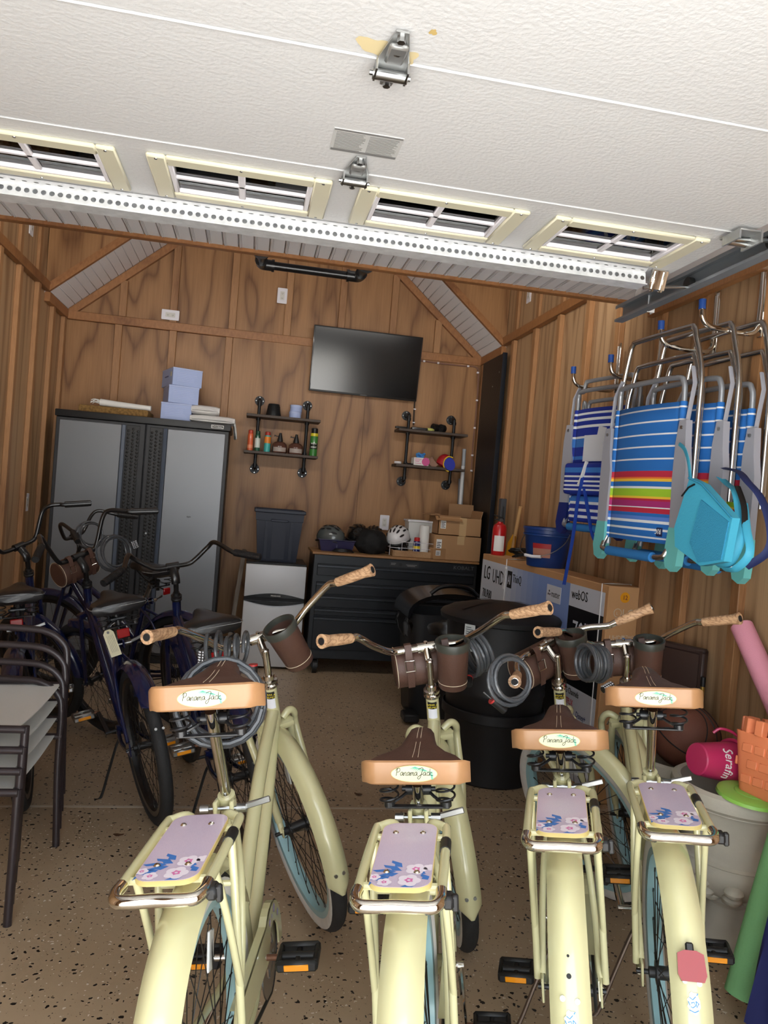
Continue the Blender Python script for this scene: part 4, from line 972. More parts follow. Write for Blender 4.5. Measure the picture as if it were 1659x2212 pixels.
[mk('sticker_print', MB().bx(x0_, x1_, -.2268, -.2255, z_, z_+.005), GREYT, ch) for x0_, x1_, z_ in ((-.05, -.01, .92), (-.05, -.015, .91), (.075, .165, .913), (.085, .15, .904))]; mk('lock', MB().tube([(.03, -.225, .915), (.03, -.234, .915)], .012, 14), BLK, ch)
for sx in (-.6, .6):
    for sy in (-.18, .18):
        k = mk('caster', MB().tube([(sx-.018, sy, .055), (sx+.018, sy, .055)], .055, 20), BLK, ch)
        mk('caster_fork', MB().bx(sx-.026, sx-.021, sy-.02, sy+.02, .05, .125).bx(sx+.021, sx+.026, sy-.02, sy+.02, .05, .125).bx(sx-.03, sx+.03, sy-.03, sy+.03, .118, .126).tube([(sx-.028, sy, .055), (sx+.028, sy, .055)], .01, 10), STEEL if False else DGR, k)
ZT = .9755
def helmet(label, loc, rot, col, sc=1., tilt=0.):
    t = thing('bike_helmet', label, 'helmet', loc, rot, 'bike helmets on the tool chest')
    m0 = mat('helmet_'+col[0], col[1], .25, coat=.6); b = MB(); prof = []
    R3 = (rx(tilt)).to_4x4()
    b.ell((0, 0, .05), (.098*sc, .125*sc, .105*sc), 28, 12, -.35, 1); b.xf(R3)
    sh = mk('shell', b, m0, t)
    v = MB()
    for k in range(3):
        for s in ((-1, 1) if k else (0,)):
            for yy in (-.075, -.02, .04):
                xx = s*k*.034*sc; zz = .05+.105*sc*math.sqrt(max(.05, 1-(xx/(.098*sc))**2-(yy/.125)**2))
                n = V((xx/.0096, yy/.0156, (zz-.05)/.011)).normalized(); u = V((0, 1, 0)); u = (u-n*u.dot(n)).normalized(); w = n.cross(u)
                p = V((xx, yy*sc, zz))+n*.001
                v.add([p+u*.026*sc*cos(2*PI*i/10)+w*.009*sc*sin(2*PI*i/10)+n*(.0015) for i in range(10)], [tuple(range(10))])
    v.xf(R3); mk('vent', v, INK, sh)
    mk('strap', MB().tube(spl([(-.085*sc, -.02, .03), (-.06, -.03, -.01+.02), (0, -.04, .012), (.06, -.03, .01), (.085*sc, -.02, .03)], 4), .006, 6, flat=.3).xf(R3), BLK, t)
    mk('rim_pad', MB().tube([(.096*sc*cos(a), .123*sc*sin(a), .022+.006*cos(2*a)) for a in [2*PI*k/28 for k in range(28)]], .009, 8, closed=True).xf(R3), BLK, t)
    return t
BINP = mat('purple_bin', (38, 32, 74), .4)
t = thing('plastic_bin', 'shallow dark purple plastic bin under the grey helmet', 'bin', (.715, 6.16, ZT)); b = MB()
b.loft([[V((sx*w_, sy*d_, z)) for sx, sy in ((-1, -1), (1, -1), (1, 1), (-1, 1))] for z, w_, d_ in ((0, .125, .11), (.085, .145, .125), (.09, .152, .132), (.095, .152, .132), (.095, .142, .122), (.012, .122, .107))]); mk('tub', b, BINP, t)
mk('divider', MB().bx(-.004, .004, -.12, .12, .008, .088), BINP, t)
helmet('glossy dark grey helmet sitting in the purple bin', (.67, 6.15, ZT+.055), .9, ('grey', (84, 90, 90)), 1.0)
helmet('glossy black helmet behind the black bag', (.905, 6.22, ZT+.075), .3, ('black', (20, 21, 22)), 1.0, .15)
helmet('dark brown-black helmet next to the wall outlet', (1.045, 6.27, ZT+.08), -.3, ('brown', (46, 40, 36)), .9, -.1)
helmet('white vented helmet resting on a black one', (1.245, 6.17, ZT+.095), -.6, ('white', (226, 226, 228)), .98, .25)
helmet('black helmet underneath the white one', (1.24, 6.2, ZT), .4, ('black2', (28, 29, 30)), .95)
def lump(label, name, cat, loc, r, seed, material, col=None, n=22):
    random.seed(seed); ph = [random.random()*6.28 for _ in range(9)]; b = MB().ell((0, 0, 0), (1, 1, 1), 26, 14); vs = []
    for p in b.v:
        p = V(p); d = 1+.10*sin(5*p.x+ph[0])*sin(4*p.y+ph[1])+.08*sin(9*p.z+6*p.x+ph[2])+.05*sin(13*p.y+ph[3])*cos(11*p.x)
        p = V((p.x*r[0]*d, p.y*r[1]*d, max(-r[2]*.8, p.z*r[2]*d)+r[2]*.8)); vs.append(tuple(p))
    b.v = vs; return tag(mk(name, b, material, None, T(*loc), 60), label, cat)
lump('slumped black fabric bag in front of the helmets', 'fabric_bag', 'bag', (1.0, 6.08, ZT), (.14, .10, .11), 3, mat('black_cloth', (14, 14, 15), .8, bump=.5, bscale=60))
t = thing('paper_plates', 'flat black coiled strap lying on the chest top', 'strap', (.76, 5.99, ZT)); t.name = 'coiled_strap'
mk('strap', MB().tube([(.09*cos(a)*(1-.02*a), .05*sin(a)*(1-.02*a), .006+.0012*a) for a in [k*.3 for k in range(60)]], .005, 6), BLK, t)
CARD = mat('cardboard', (172, 132, 92), .75, var=.05, vscale=6, bump=.1, bscale=150); CARDI = mat('cardboard_inside', (150, 114, 80), .8); TAPE = mat('packing_tape', (196, 164, 120), .3)
t = thing('storage_tub', 'white translucent plastic tub behind the paper towel roll', 'tub', (1.43, 6.27, ZT)); b = MB()
b.loft([[V((sx*w_, sy*d_, z)) for sx, sy in ((-1, -1), (1, -1), (1, 1), (-1, 1))] for z, w_, d_ in ((0, .085, .07), (.28, .105, .085), (.285, .112, .092), (.3, .112, .092), (.3, .102, .082), (.01, .082, .067))]); mk('tub', b, mat('milky_plastic', (206, 208, 206), .4), t)
mk('rim', MB().tube([(-.112, -.09, .292), (.112, -.09, .292), (.112, .09, .292), (-.112, .09, .292)], .006, 8, closed=True), PURE, t)
WL = wood('pale_tray_wood', (196, 160, 118), (150, 112, 74), (3, 8, 8), rings=.8, dist=3., fine=.4)
t = thing('wooden_tray', 'low wooden tray holding the paper towels and the spray can', 'tray', (1.385, 6.06, ZT))
mk('base', MB().bx(-.215, .215, -.09, .09, 0, .008), WL, t)
for a in ((-.215, .215, -.095, -.083), (-.215, .215, .083, .095), (-.22, -.208, -.095, .095), (.208, .22, -.095, .095)): mk('side', MB().bx(*a, 0, .05, .002), WL, t)
b = MB()
for k in range(2): b.tube([(-.19, -.08, .07+.05*k), (.2, -.08, .07+.05*k), (.2, .07, .07+.05*k), (-.19, .07, .07+.05*k)], .0022, 6, closed=True)
for xx in (-.19, -.09, .01, .11, .2): b.tube([(xx, -.08, .008), (xx, -.08, .12)], .0018, 5)
tag(mk('wire_rack', b, PURE, None, T(1.33, 6.06, ZT)), 'white wire basket standing in the wooden tray', 'wire basket')
t = thing('paper_towel_roll', 'upright white paper towel roll in the tray', 'paper towels', (1.435, 6.05, ZT+.0085)); mk('paper', MB().lathe([(.012, 0), (.042, 0), (.042, .255), (.012, .255), (.012, 0)], 28), WHT, t); mk('core', MB().lathe([(.0115, 0), (.0125, 0), (.0125, .256), (.0115, .256)], 16), CARD, t)
def spray_can(label, loc, r, h, body, cap, bands=(), caph=.03, group='spray cans on the pipe shelf', txt=None):
    t = thing('spray_can', label, 'spray can', loc, 0, group)
    bd = mk('can', MB().lathe([(.001, 0), (r, .002), (r, h-caph-.012), (r*.82, h-caph)], 22), mat('can_%d_%d_%d' % body, body, .3, coat=.3), t)
    mk('cap', MB().lathe([(r*.82, h-caph-.002), (r*.86, h-caph), (r*.84, h-.004), (r*.6, h), (.001, h)], 22), mat('cap_%d_%d_%d' % cap, cap, .4), t)
    for z0, z1, c_ in bands: mk('label_band', MB().lathe([(r+.0006, z0), (r+.0006, z1)], 22), mat('can_%d_%d_%d' % c_, c_, .35), bd)
    for s_, z_, sz, c_ in (txt or ()): text(s_, sz, frame((-r*.8, -r*1.03, z_), (1, 0, 0), (0, 0, 1)), mat('can_%d_%d_%d' % c_, c_, .35), bd, sx=.7)
    return t
spray_can('blue and yellow spray can with a red cap in the tray', (1.37, 6.02, ZT+.0085), .029, .155, (24, 40, 110), (196, 40, 40), ((.06, .085, (226, 200, 40)),), group='spray cans')
def carton(label, loc, rot, d, open_=False, tape=True, print_=None):
    t = thing('cardboard_box', label, 'box', loc, rot, 'cardboard boxes on the tool chest'); w, dp, h = d[0]/2, d[1]/2, d[2]
    if open_:
        b = MB().bx(-w, w, -dp, -dp+.005, 0, h).bx(-w, w, dp-.005, dp, 0, h).bx(-w, -w+.005, -dp, dp, 0, h).bx(w-.005, w, -dp, dp, 0, h).bx(-w, w, -dp, dp, 0, .006)
        mk('carton', b, CARD, t)
        mk('flap', MB().box((.09, dp-.01, h+.055), (d[0]*.6, .004, .115), rx(-.2)), CARDI, t); mk('flap', MB().box((-w-.03, 0, h+.012), (.08, d[1]*.94, .004), ry(-.15)), CARD, t); mk('flap', MB().box((0, -dp-.035, h-.01), (d[0]*.6, .08, .004), rx(.5)).xf(T(-.1, .04, 0)), CARD, t); mk('flap', MB().box((w+.0, 0, h+.03), (.005, d[1]*.9, .07), ry(.2)), CARD, t)
    else:
        mk('carton', MB().bx(-w, w, -dp, dp, 0, h, .003), CARD, t); mk('flap_seam', MB().bx(-w-.0005, w+.0005, -.001, .001, h-.0005, h+.0007), CARDI, t)
    if tape: mk('tape', MB().bx(-.005, .055, -dp-.0008, -dp+.002, 0 if open_ else h-.07, h), TAPE, t)
    mk('shipping_label', MB().bx(-w+.02, -w+.065, -dp-.001, -dp+.002, h*.35, h*.82), WHT, t); b = MB()
    for k in range(5): b.bx(-w+.025, -w+.06-.008*(k % 2), -dp-.0016, -dp, h*.4+k*h*.07, h*.43+k*h*.07)
    mk('label_print', b, INK, t); return t
carton('closed cardboard box at the bottom of the stack on the tool chest', (1.70, 6.14, ZT), 0, (.40, .36, .20))
carton('open cardboard box with raised flaps on top of the stack', (1.715, 6.15, ZT+.201), 0, (.37, .33, .15), True)
carton('small flat cardboard box with a white label leaning by the tray', (1.55, 5.985, ZT), .3, (.14, .08, .09), tape=False)
# outlet plates
def outlet(label, mtx, wide=False):
    t = thing('wall_outlet', label, 'outlet', mtx=mtx); hx, hy = (.072, .042) if wide else (.042, .066)
    mk('cover_plate', MB().prism(rrect(hx, hy, .006), .006, T(0, 0, 0)), PURE, t)
    ir = mk('receptacle', MB().prism(rrect(hx*.45 if not wide else hx*.55, hy*.55 if not wide else hy*.45, .005), .0085), mat('ivory_plastic', (214, 212, 206), .4), t)
    b = MB()
    for k in (-1, 1):
        cx, cy = (k*.02, 0) if wide else (0, k*.02)
        b.bx(cx-.006, cx-.004, cy-.004, cy+.004, .0085, .009).bx(cx+.004, cx+.006, cy-.004, cy+.004, .0085, .009).bx(cx-.002, cx+.002, cy-.009, cy-.006, .0085, .009)
    mk('socket_slot', b, INK, ir); return t
YW = 6.6; fb = lambda x, z, y=YW: frame((x, y, z), (1, 0, 0), (0, 0, 1))
outlet('white sideways wall outlet just above the horizontal rail', fb(-.782, 2.832, 6.597), True)
outlet('white upright wall outlet below the black pipe bar', fb(.135, 3.11, 6.6))
outlet('white wall outlet low on the wall behind the helmets', fb(1.19, 1.221, 6.604))
outlet('white outlet high on the left wall above the plate', frame((-1.634, 5.598, 3.122), (0, 1, 0), (0, 0, 1)))
outlet('white outlet high on the right wall above the plate', frame((1.998, 5.576, 3.104), (0, -1, 0), (0, 0, 1)))
outlet('thin white switch plate low on the left wall', frame((-1.634, 5.945, 1.195), (0, 1, 0), (0, 0, 1)))
# television
tv = thing('television', 'black flat television mounted high on the back wall', 'television', mtx=T(.9, 6.525, 2.595) @ rx(R(8)).to_4x4())
mk('housing', MB().bx(-.478, .478, -.03, .03, -.28, .28, .006, 2), BLKM, tv); mk('screen', MB().bx(-.467, .467, -.0325, -.029, -.262, .269), mat('tv_glass', (6, 6, 8), .16, spec=.6), tv)
mk('wall_bracket', MB().bx(-.15, .15, .02, .06, -.12, .10), BLK, tv); mk('logo_mark', MB().bx(-.03, .03, -.0318, -.03, -.277, -.267), mat('dim_grey', (70, 70, 72), .5), tv)
t = thing('power_cable', 'black cord hanging from the television to the shelf', 'cord', (1.385, 6.597, 2.684))
mk('cord', MB().tube(spl([(-.02, 0, .04), (.005, -.004, -.02), (-.005, -.005, -.2), (-.01, -.004, -.4), (-.004, -.005, -.57)], 5), .0055, 7), BLK, t)
for z in (-.02, -.22, -.43, -.55): mk('cord_clip', MB().box((-.004, -.004, z), (.022, .012, .012), None, .002), PURE, t)
t = thing('wall_cable', 'thin brown cable clipped along the wall rail and down the corner', 'cable', (1.4, 6.595, 2.69))
mk('cable', MB().tube(spl([(-.01, -.004, 0), (.2, -.006, -.005), (.4, -.004, -.004), (.5, -.004, .0), (.535, -.005, -.03), (.545, -.005, -.12), (.55, -.005, -.4), (.545, -.005, -.7), (.552, -.006, -.95)], 6), .0065, 7), mat('brown_cable', (132, 96, 82), .5), t)
for x, z in ((.03, -.002), (.16, -.004), (.44, -.002), (.535, -.05), (.548, -.3), (.548, -.55), (.547, -.8), (.552, -.94)): mk('cable_clip', MB().box((x, -.005, z), (.02, .014, .016), None, .002), PURE, t)

# ------------------------------------------------------------------ pipe shelves
PIPE = mat('black_iron_pipe', (42, 43, 45), .45, .6); SHW = wood('dark_shelf_wood', (92, 76, 66), (54, 44, 38), (2, 14, 14), rings=1., dist=3., fine=.5, rough=.6)
def pipe_shelf(label, x):
    t = thing('pipe_shelf', label, 'shelf', (x, YW, 1.6)); 
    for sx in (0, .412):
        b = MB(); b.tube(spl([(sx, -.01, .588), (sx, -.09, .588), (sx, -.12, .58), (sx, -.128, .55), (sx, -.128, .3), (sx, -.128, .04), (sx, -.12, .012), (sx, -.09, .002), (sx, -.01, 0)], 5), .0135, 12)
        for z in (.545, .42, .16, .03): b.tube([(sx, -.128, z-.012), (sx, -.128, z+.012)], .0185, 12)
        for z in (.588, 0): b.tube([(sx, -.075, z), (sx, -.055, z)], .0185, 12)
        p = mk('pipe', b, PIPE, t)
        for z in (.588, 0):
            f_ = MB().lathe([(.001, .0), (.042, 0), (.042, .006), (.022, .008), (.019, .022), (.001, .022)], 22, (sx, 0, z), rx(PI/2))
            fo = mk('flange', f_, PIPE, t); mk('flange_bolt', MB().tube([(sx+.03, -.005, z), (sx+.03, -.009, z)], .005, 6).tube([(sx-.03, -.005, z), (sx-.03, -.009, z)], .005, 6).tube([(sx, -.005, z+.03), (sx, -.009, z+.03)], .005, 6).tube([(sx, -.005, z-.03), (sx, -.009, z-.03)], .005, 6), STEEL, fo)
    for z in (.432, .125): mk('shelf_board', MB().bx(-.10, .52, -.225, -.005, z, z+.022, .002), SHW, t)
pipe_shelf('iron pipe wall shelf holding spray cans and blue tins', .013); pipe_shelf('iron pipe wall shelf holding gloves, tape rolls and toy scoops', 1.311)
Z1, Z2 = 1.6+.4545, 1.6+.1475
t = thing('metal_pot', 'upturned black perforated metal pot on the upper shelf', 'pot', (.135, 6.46, Z1)); mk('pot', MB().lathe([(.064, 0), (.066, .002), (.048, .098), (.045, .103), (.001, .103), (.001, .098), (.058, .004), (.064, 0)], 28), mat('hammered_black', (44, 46, 48), .35, .6), t)
b = MB()
for k in range(16): a = 2*PI*k/16; b.tube([(.051*cos(a), .051*sin(a), .08), (.0535*cos(a), .0535*sin(a), .0795)], .0035, 6)
mk('perforation', b, INK, t)
for z, l_ in ((0, 'pale blue round tin under another tin on the upper shelf'), (.056, 'pale blue round tin stacked on another tin')):
    t = thing('round_tin', l_, 'tin', (.318+(.004 if z else 0), 6.46, Z1+z), 0, 'pale blue tins'); mk('tin', MB().lathe([(.001, 0), (.05, 0), (.051, .003), (.051, .04), (.001, .04)], 26), BLUBOX, t); mk('tin_lid', MB().lathe([(.052, .036), (.0528, .037), (.0528, .053), (.05, .0555), (.001, .0555)], 26), mat('pale_blue_lid', (178, 192, 230), .6), t)
spray_can('slim orange spray can at the shelf end', (-.04, 6.46, Z2), .024, .175, (226, 104, 60), (196, 70, 50), ((.02, .05, (240, 150, 110)),))
spray_can('dark green and white spray can on the lower shelf', (.02, 6.45, Z2), .023, .172, (30, 84, 60), (24, 66, 48), ((.03, .11, (214, 220, 210)),))
spray_can('teal and orange spray can with a red cap', (.103, 6.46, Z2), .027, .172, (72, 180, 176), (176, 56, 46), ((.075, .13, (236, 140, 50)),))
spray_can('tall green wasp spray can with a black and yellow top', (.496, 6.46, Z2), .033, .24, (58, 130, 56), (22, 22, 24), ((.17, .195, (224, 206, 50)), (.06, .11, (30, 40, 30))), .05, txt=(('WASP &', .1, .018, (250, 250, 240)), ('HORNET', .07, .018, (250, 250, 240))))
AMB = mat('amber_glass', (112, 74, 62), .12, trans=.35)
for k, x in enumerate((.208, .345)):
    t = thing('oil_bottle', 'squat amber glass bottle with a black spout cap, %s' % ('beside the teal spray can' if k == 0 else 'beside the tall green spray can'), 'bottle', (x, 6.46, Z2), 0, 'amber bottles on the pipe shelf')
    mk('bottle', MB().lathe([(.001, 0), (.06, .002), (.064, .01), (.064, .05), (.06, .075), (.045, .092), (.022, .1), (.001, .1)], 26), AMB, t); mk('label', MB().lathe([(.0646, .012), (.0646, .048)], 20, a0=-PI*.8, a1=-PI*.2), mat('bottle_label', (170, 158, 150), .5), t)
    mk('cap', MB().lathe([(.026, .096), (.024, .115), (.012, .16), (.010, .172), (.001, .172)], 18), BLK, t); mk('spout', MB().tube([(-.01, 0, .14), (-.045, 0, .146)], .004, 6).tube([(-.045, 0, .146), (-.05, 0, .147)], .008, 8), BLK, t)
# right shelf
t = thing('glove_box', 'white and pink box of blue disposable gloves on the shelf', 'box', (1.435, 6.45, Z2), .05); mk('carton', MB().bx(-.068, .068, -.05, .05, 0, .068, .002), WHT, t); mk('pink_print', MB().lathe([(.0001, 0), (.036, 0)], 20, (.04, -.0508, .036), rx(PI/2)), mat('box_pink', (214, 90, 150), .5), t); [mk('print_line', MB().bx(-.058, x1_, -.0512, -.049, z_, z_+.004), mat('box_pink', (214, 90, 150), .5), t) for x1_, z_ in ((0, .052), (-.01, .042), (-.02, .032), (.0, .016))]
random.seed(5); b = MB()
for k in range(5): b.tube(spl([(-.02+.01*k, 0, .066), (-.03+.014*k, .01*sin(k), .085), (-.035+.016*k, -.01, .10+.008*sin(2*k)), (-.02+.014*k, -.02, .098)], 3), .009, 6)
mk('glove', b, mat('glove_blue', (70, 140, 206), .5), t)
t = thing('small_puck', 'small white round plastic puck at the shelf end', 'puck', (1.237, 6.44, Z2)); mk('puck', MB().lathe([(.001, 0), (.03, 0), (.033, .004), (.033, .015), (.03, .02), (.001, .021)], 24), PURE, t); mk('puck_ring', MB().lathe([(.0335, .007), (.0335, .012)], 24), mat('ivory_plastic', (214, 212, 206), .4), t)
b = MB(); 
for k in range(4): b.box((1.31+.022*k, 6.43, Z2+.006), (.02, .05, .012), rz(.3*k), .003)
tag(mk('small_clamp', b, BLK), 'small black clips lying beside the glove box', 'clips')
t = thing('leather_strip', 'folded brown leather wallet leaning beside the glove box', 'wallet', (1.545, 6.46, Z2), -.3); mk('back_panel', MB().box((0, 0, .035), (.09, .006, .07), ry(.9), .002), mat('mid_leather', (126, 84, 60), .5), t); mk('front_panel', MB().box((.01, -.012, .03), (.085, .005, .055), ry(.75), .002), mat('mid_leather2', (142, 98, 72), .5), t)
t = thing('sand_scoop', 'red, yellow and blue plastic toy scoops tipping over the shelf edge', 'toy scoop', (1.65, 6.45, Z2+.05)); mk('red_cup', MB().ell((0, 0, 0), (.062, .06, .075), 22, 10, -.5, 1).xf(ry(.5).to_4x4()), mat('cap_red', (176, 26, 36), .6), t)
mk('blue_scoop', MB().prism([(.05*cos(a), .062*sin(a)) for a in [2*PI*k/24 for k in range(24)]], .008, T(.035, -.065, -.015) @ rx(1.35).to_4x4() @ rz(.4).to_4x4()), mat('cap_blue', (36, 52, 170), .5), t); mk('yellow_edge', MB().tube([V((.035, -.068, -.015))+V((.052*cos(a), 0, .064*sin(a))) for a in [R(60+k*15) for k in range(15)]], .006, 6), mat('cap_yellow', (232, 190, 40), .5), t)
for k, x in enumerate((1.545, 1.61)):
    t = thing('tape_roll', 'black tape roll standing on the upper shelf %s' % ('beside the yellow packet' if k == 0 else 'at the far end'), 'tape', (x, 6.45, Z1+.036), .4+.3*k, 'black tape rolls'); mk('tape', MB().lathe([(.018, -.022), (.036, -.022), (.036, .022), (.018, .022), (.018, -.022)], 26, mtx=ry(PI/2)), BLK, t); mk('core', MB().lathe([(.0165, -.021), (.0185, -.021), (.0185, .021), (.0165, .021), (.0165, -.021)], 20, mtx=ry(PI/2)), DGR, t)
t = thing('packet', 'crumpled yellow-green plastic packet beside the tape rolls', 'packet', (1.49, 6.43, Z1)); mk('bag', MB().ell((0, 0, .012), (.05, .035, .018), 16, 8), mat('packet_lime', (196, 196, 110), .35), t); mk('seal', MB().box((-.052, 0, .012), (.014, .05, .002)), mat('packet_clear', (210, 210, 190), .3), t)
t = thing('media_player', 'flat black streaming box under the end of the television cord', 'media box', (1.40, 6.44, Z1)); mk('case', MB().bx(-.07, .07, -.05, .05, 0, .022, .006, 2), BLKM, t); mk('front_strip', MB().bx(-.05, .05, -.0508, -.049, .006, .012), DGR, t)
t = thing('remote_control', 'black remote control lying at the upper shelf end', 'remote', (1.24, 6.44, Z1), .1); mk('case', MB().bx(-.05, .05, -.02, .02, 0, .018, .005, 2), BLK, t); mk('buttons', MB().bx(-.04, -.02, -.01, .01, .018, .0195).bx(-.005, .035, -.01, .01, .018, .0195), DGR, t)
# black pipe bar on the loft edge
t = thing('grab_bar', 'black pipe grab bar fixed to the loft edge', 'grab bar', (.2, 3.62, 2.585)); PB = mat('painted_black_pipe', (20, 20, 22), .32, coat=.3)
mk('bar', MB().tube([(-.23, .24, -.02), (.255, .24, -.02)], .021, 16), PB, t)
for sx in (-.238, .262):
    mk('arm', MB().tube([(sx, 0, -.02), (sx, .225, -.02)], .021, 14), PB, t)
    s_ = 1 if sx < 0 else -1
    mk('elbow', MB().tube(spl([(sx, .175, -.02), (sx, .215, -.02), (sx+s_*.01, .237, -.02), (sx+s_*.03, .24, -.02), (sx+s_*.06, .24, -.02)], 5), .0275, 14).tube([(sx, .17, -.02), (sx, .182, -.02)], .031, 14).tube([(sx+s_*.053, .24, -.02), (sx+s_*.066, .24, -.02)], .031, 14), PB, t)
    mk('flange', MB().tube([(sx, -.001, -.02), (sx, .012, -.02)], .045, 20), PB, t)
# perforated black panel, pvc pipes
t = thing('pegboard', 'tall black perforated metal panel against the right wall corner', 'panel', (1.945, 6.155, 0)); b = MB().bx(-.012, .016, -.272, .272, .0, 2.698, .003)
mk('sheet', b, mat('panel_black', (30, 28, 28), .45, .3, bump=.6, bscale=90), t); mk('edge_strip', MB().bx(-.02, .018, -.279, -.268, 0, 2.7, .002), mat('panel_edge', (40, 44, 52), .3, .5), t)
for z in (2.45, 2.55): mk('screw', MB().tube([(-.011, -.2 if z > 2.5 else -.05, z), (-.016, -.2 if z > 2.5 else -.05, z)], .006, 8), STEEL, t)
for k, (x, y, h, r, l_) in enumerate(((1.845, 6.45, 1.78, .0165, 'white plastic pipe, the shortest of the three behind the cartons'), (1.885, 6.51, 1.935, .0165, 'tall pale grey plastic pipe leaning in the corner'), (1.905, 6.565, 1.67, .02, 'grey plastic pipe standing nearest the corner'))):
    t = thing('plastic_pipe', l_, 'pipe', mtx=T(x, y, 0) @ ry(-.012*k-.008).to_4x4()); mk('tube', MB().lathe([(r-.002, 0), (r, 0), (r, h), (r-.002, h), (r-.002, 0)], 16), mat('pipe_%d' % k, ((206, 206, 208), (160, 164, 170), (128, 132, 140))[k], .4), t); mk('collar', MB().lathe([(r, h-.02), (r+.001, h-.019), (r+.001, h-.002), (r, h)], 16), mat('pipe_%d' % k, (1, 1, 1)), t)

# ------------------------------------------------------------------ cable locks, paper tag
cable_lock('thick grey cable lock looped round a tan saddle and its seat post', (-.03, 1.80, .935), (.10, -1, .2), .094, 3.3, .009, wob=.10, start=.4, wr=.0075)
cable_lock('grey cable lock wound round the chrome handlebar next to the tipped cup', (-.03, 2.27, .955), (1, -.25, .1), .047, 4.2, .028, body=((.075, -.02, -.035), (.1, .0, -1), .04), wob=.14, start=1., dial=((-.075, .03, -.03), (0, .1, 1)))
cable_lock('dark cable lock hanging beside the upright cup and the trash can', (.745, 2.32, .965), (1, .3, .35), .062, 4.6, .0135, body=((-.012, -.01, -.075), (-.2, -.8, -.5), .03), wob=.08, wr=.0068)
cable_lock('flat ring of cable lock hung on a wooden grip', (.765, 2.02, .962), (.25, -1, .3), .063, 3.4, .006, body=((-.05, 0, -.06), (.8, 0, -.6), .05), wob=.10, start=2., tail=True)
cable_lock('black cable lock coiled tight between two brown cups', (1.16, 2.32, .955), (1, .2, .0), .056, 5.6, .0125, wob=.06, dial=((.05, -.02, -.075), (.8, .2, .35)), wr=.0068)
cable_lock('thin black cable lock looped at the roll bag of a navy bicycle', (-.67, 4.06, 1.05), (.7, -.7, .2), .085, 4.2, .016, wob=.10, wr=.0055, dial=((.10, -.02, .05), (.4, .1, -.9)))
cable_lock('thin black cable lock on the handlebar of the navy bicycle by the cabinet', (-.93, 4.75, 1.08), (.5, -.8, .2), .075, 3.4, .016, wob=.12, wr=.0055)
t = thing('paper_tag', 'cream paper tag tied to a navy bicycle seat post', 'tag', mtx=frame((-.545, 3.40, .72), (.9, -.25, .42), (-.35, .05, 1)))
mk('tag', MB().prism([(-.025, -.06), (.025, -.06), (.025, .045), (.012, .06), (-.012, .06), (-.025, .045)], .0008), mat('manila', (222, 214, 182), .7), t)
mk('tag_eyelet', MB().tube([(0, .048, .001), (0, .048, .0022)], .006, 10), GREYT, t); b = MB()
for k in range(5): b.tube([(-.012+.007*k+.001*sin(j*2+k), .035-.011*j, .0013) for j in range(8)], .0006, 4)
mk('handwriting', b, mat('pencil', (110, 108, 100), .8), t); mk('string', MB().tube(spl([(0, .048, .001), (.02, .075, -.02), (.05, .07, -.05), (.07, .02, -.06)], 4), .0012, 5), WHT, t)

# ------------------------------------------------------------------ stacked patio chairs
BRF = mat('dark_brown_tube', (52, 44, 46), .35, .2, coat=.2); SLNG = mat('grey_sling_mesh', (226, 226, 222), .8, bump=.5, bscale=500)
LBL = ('bottom patio chair of the stack, its legs on the floor', 'patio chair second from the bottom of the stack', 'patio chair third from the bottom of the stack', 'top patio chair of the stack, grey seat in full view')
for i in range(4):
    t = thing('patio_chair', LBL[i], 'chair', (-.93, 2.78+.012*i, .0635*i), 0, 'stacked grey sling patio chairs'); w = .262
    b = MB(); rows = []
    for k in range(11):
        q = k/10; yy = -.265+.54*q; rows.append([V((-w+.01, yy, .43-.012*sin(PI*q))), V((0, yy, .42-.016*sin(PI*q))), V((w-.005, yy, .43-.012*sin(PI*q))), V((w-.005, yy, .427-.012*sin(PI*q))), V((0, yy, .417-.016*sin(PI*q))), V((-w+.01, yy, .427-.012*sin(PI*q)))])
    mk('sling_seat', b.loft(rows), SLNG, t)
    mk('seat_bar', MB().tube([(-w-.012, -.272, .422), (w+.016, -.272, .422)], .0125, 12), BRF, t); mk('seat_bar', MB().tube([(-w-.012, .272, .422), (w+.02, .272, .422)], .0125, 12), BRF, t)
    for s in (-1, 1):
        mk('leg', MB().tube([(s*(w+.012), -.262, .43), (s*(w+.014), -.28, .0)], .0135, 12), BRF, t)
    hp = [(-w-.03, .255, 0), (-w-.012, .27, .3), (-w-.01, .275, .52), (-w+.01, .28, .585), (-w+.07, .285, .625), (-w+.16, .287, .635), (w-.16, .287, .635), (w-.07, .285, .625), (w-.01, .28, .585), (w+.01, .275, .52), (w+.012, .27, .3), (w+.03, .255, 0)]
    mk('back_hoop', MB().tube(spl(hp, 4), .0135, 12), BRF, t)
    pass

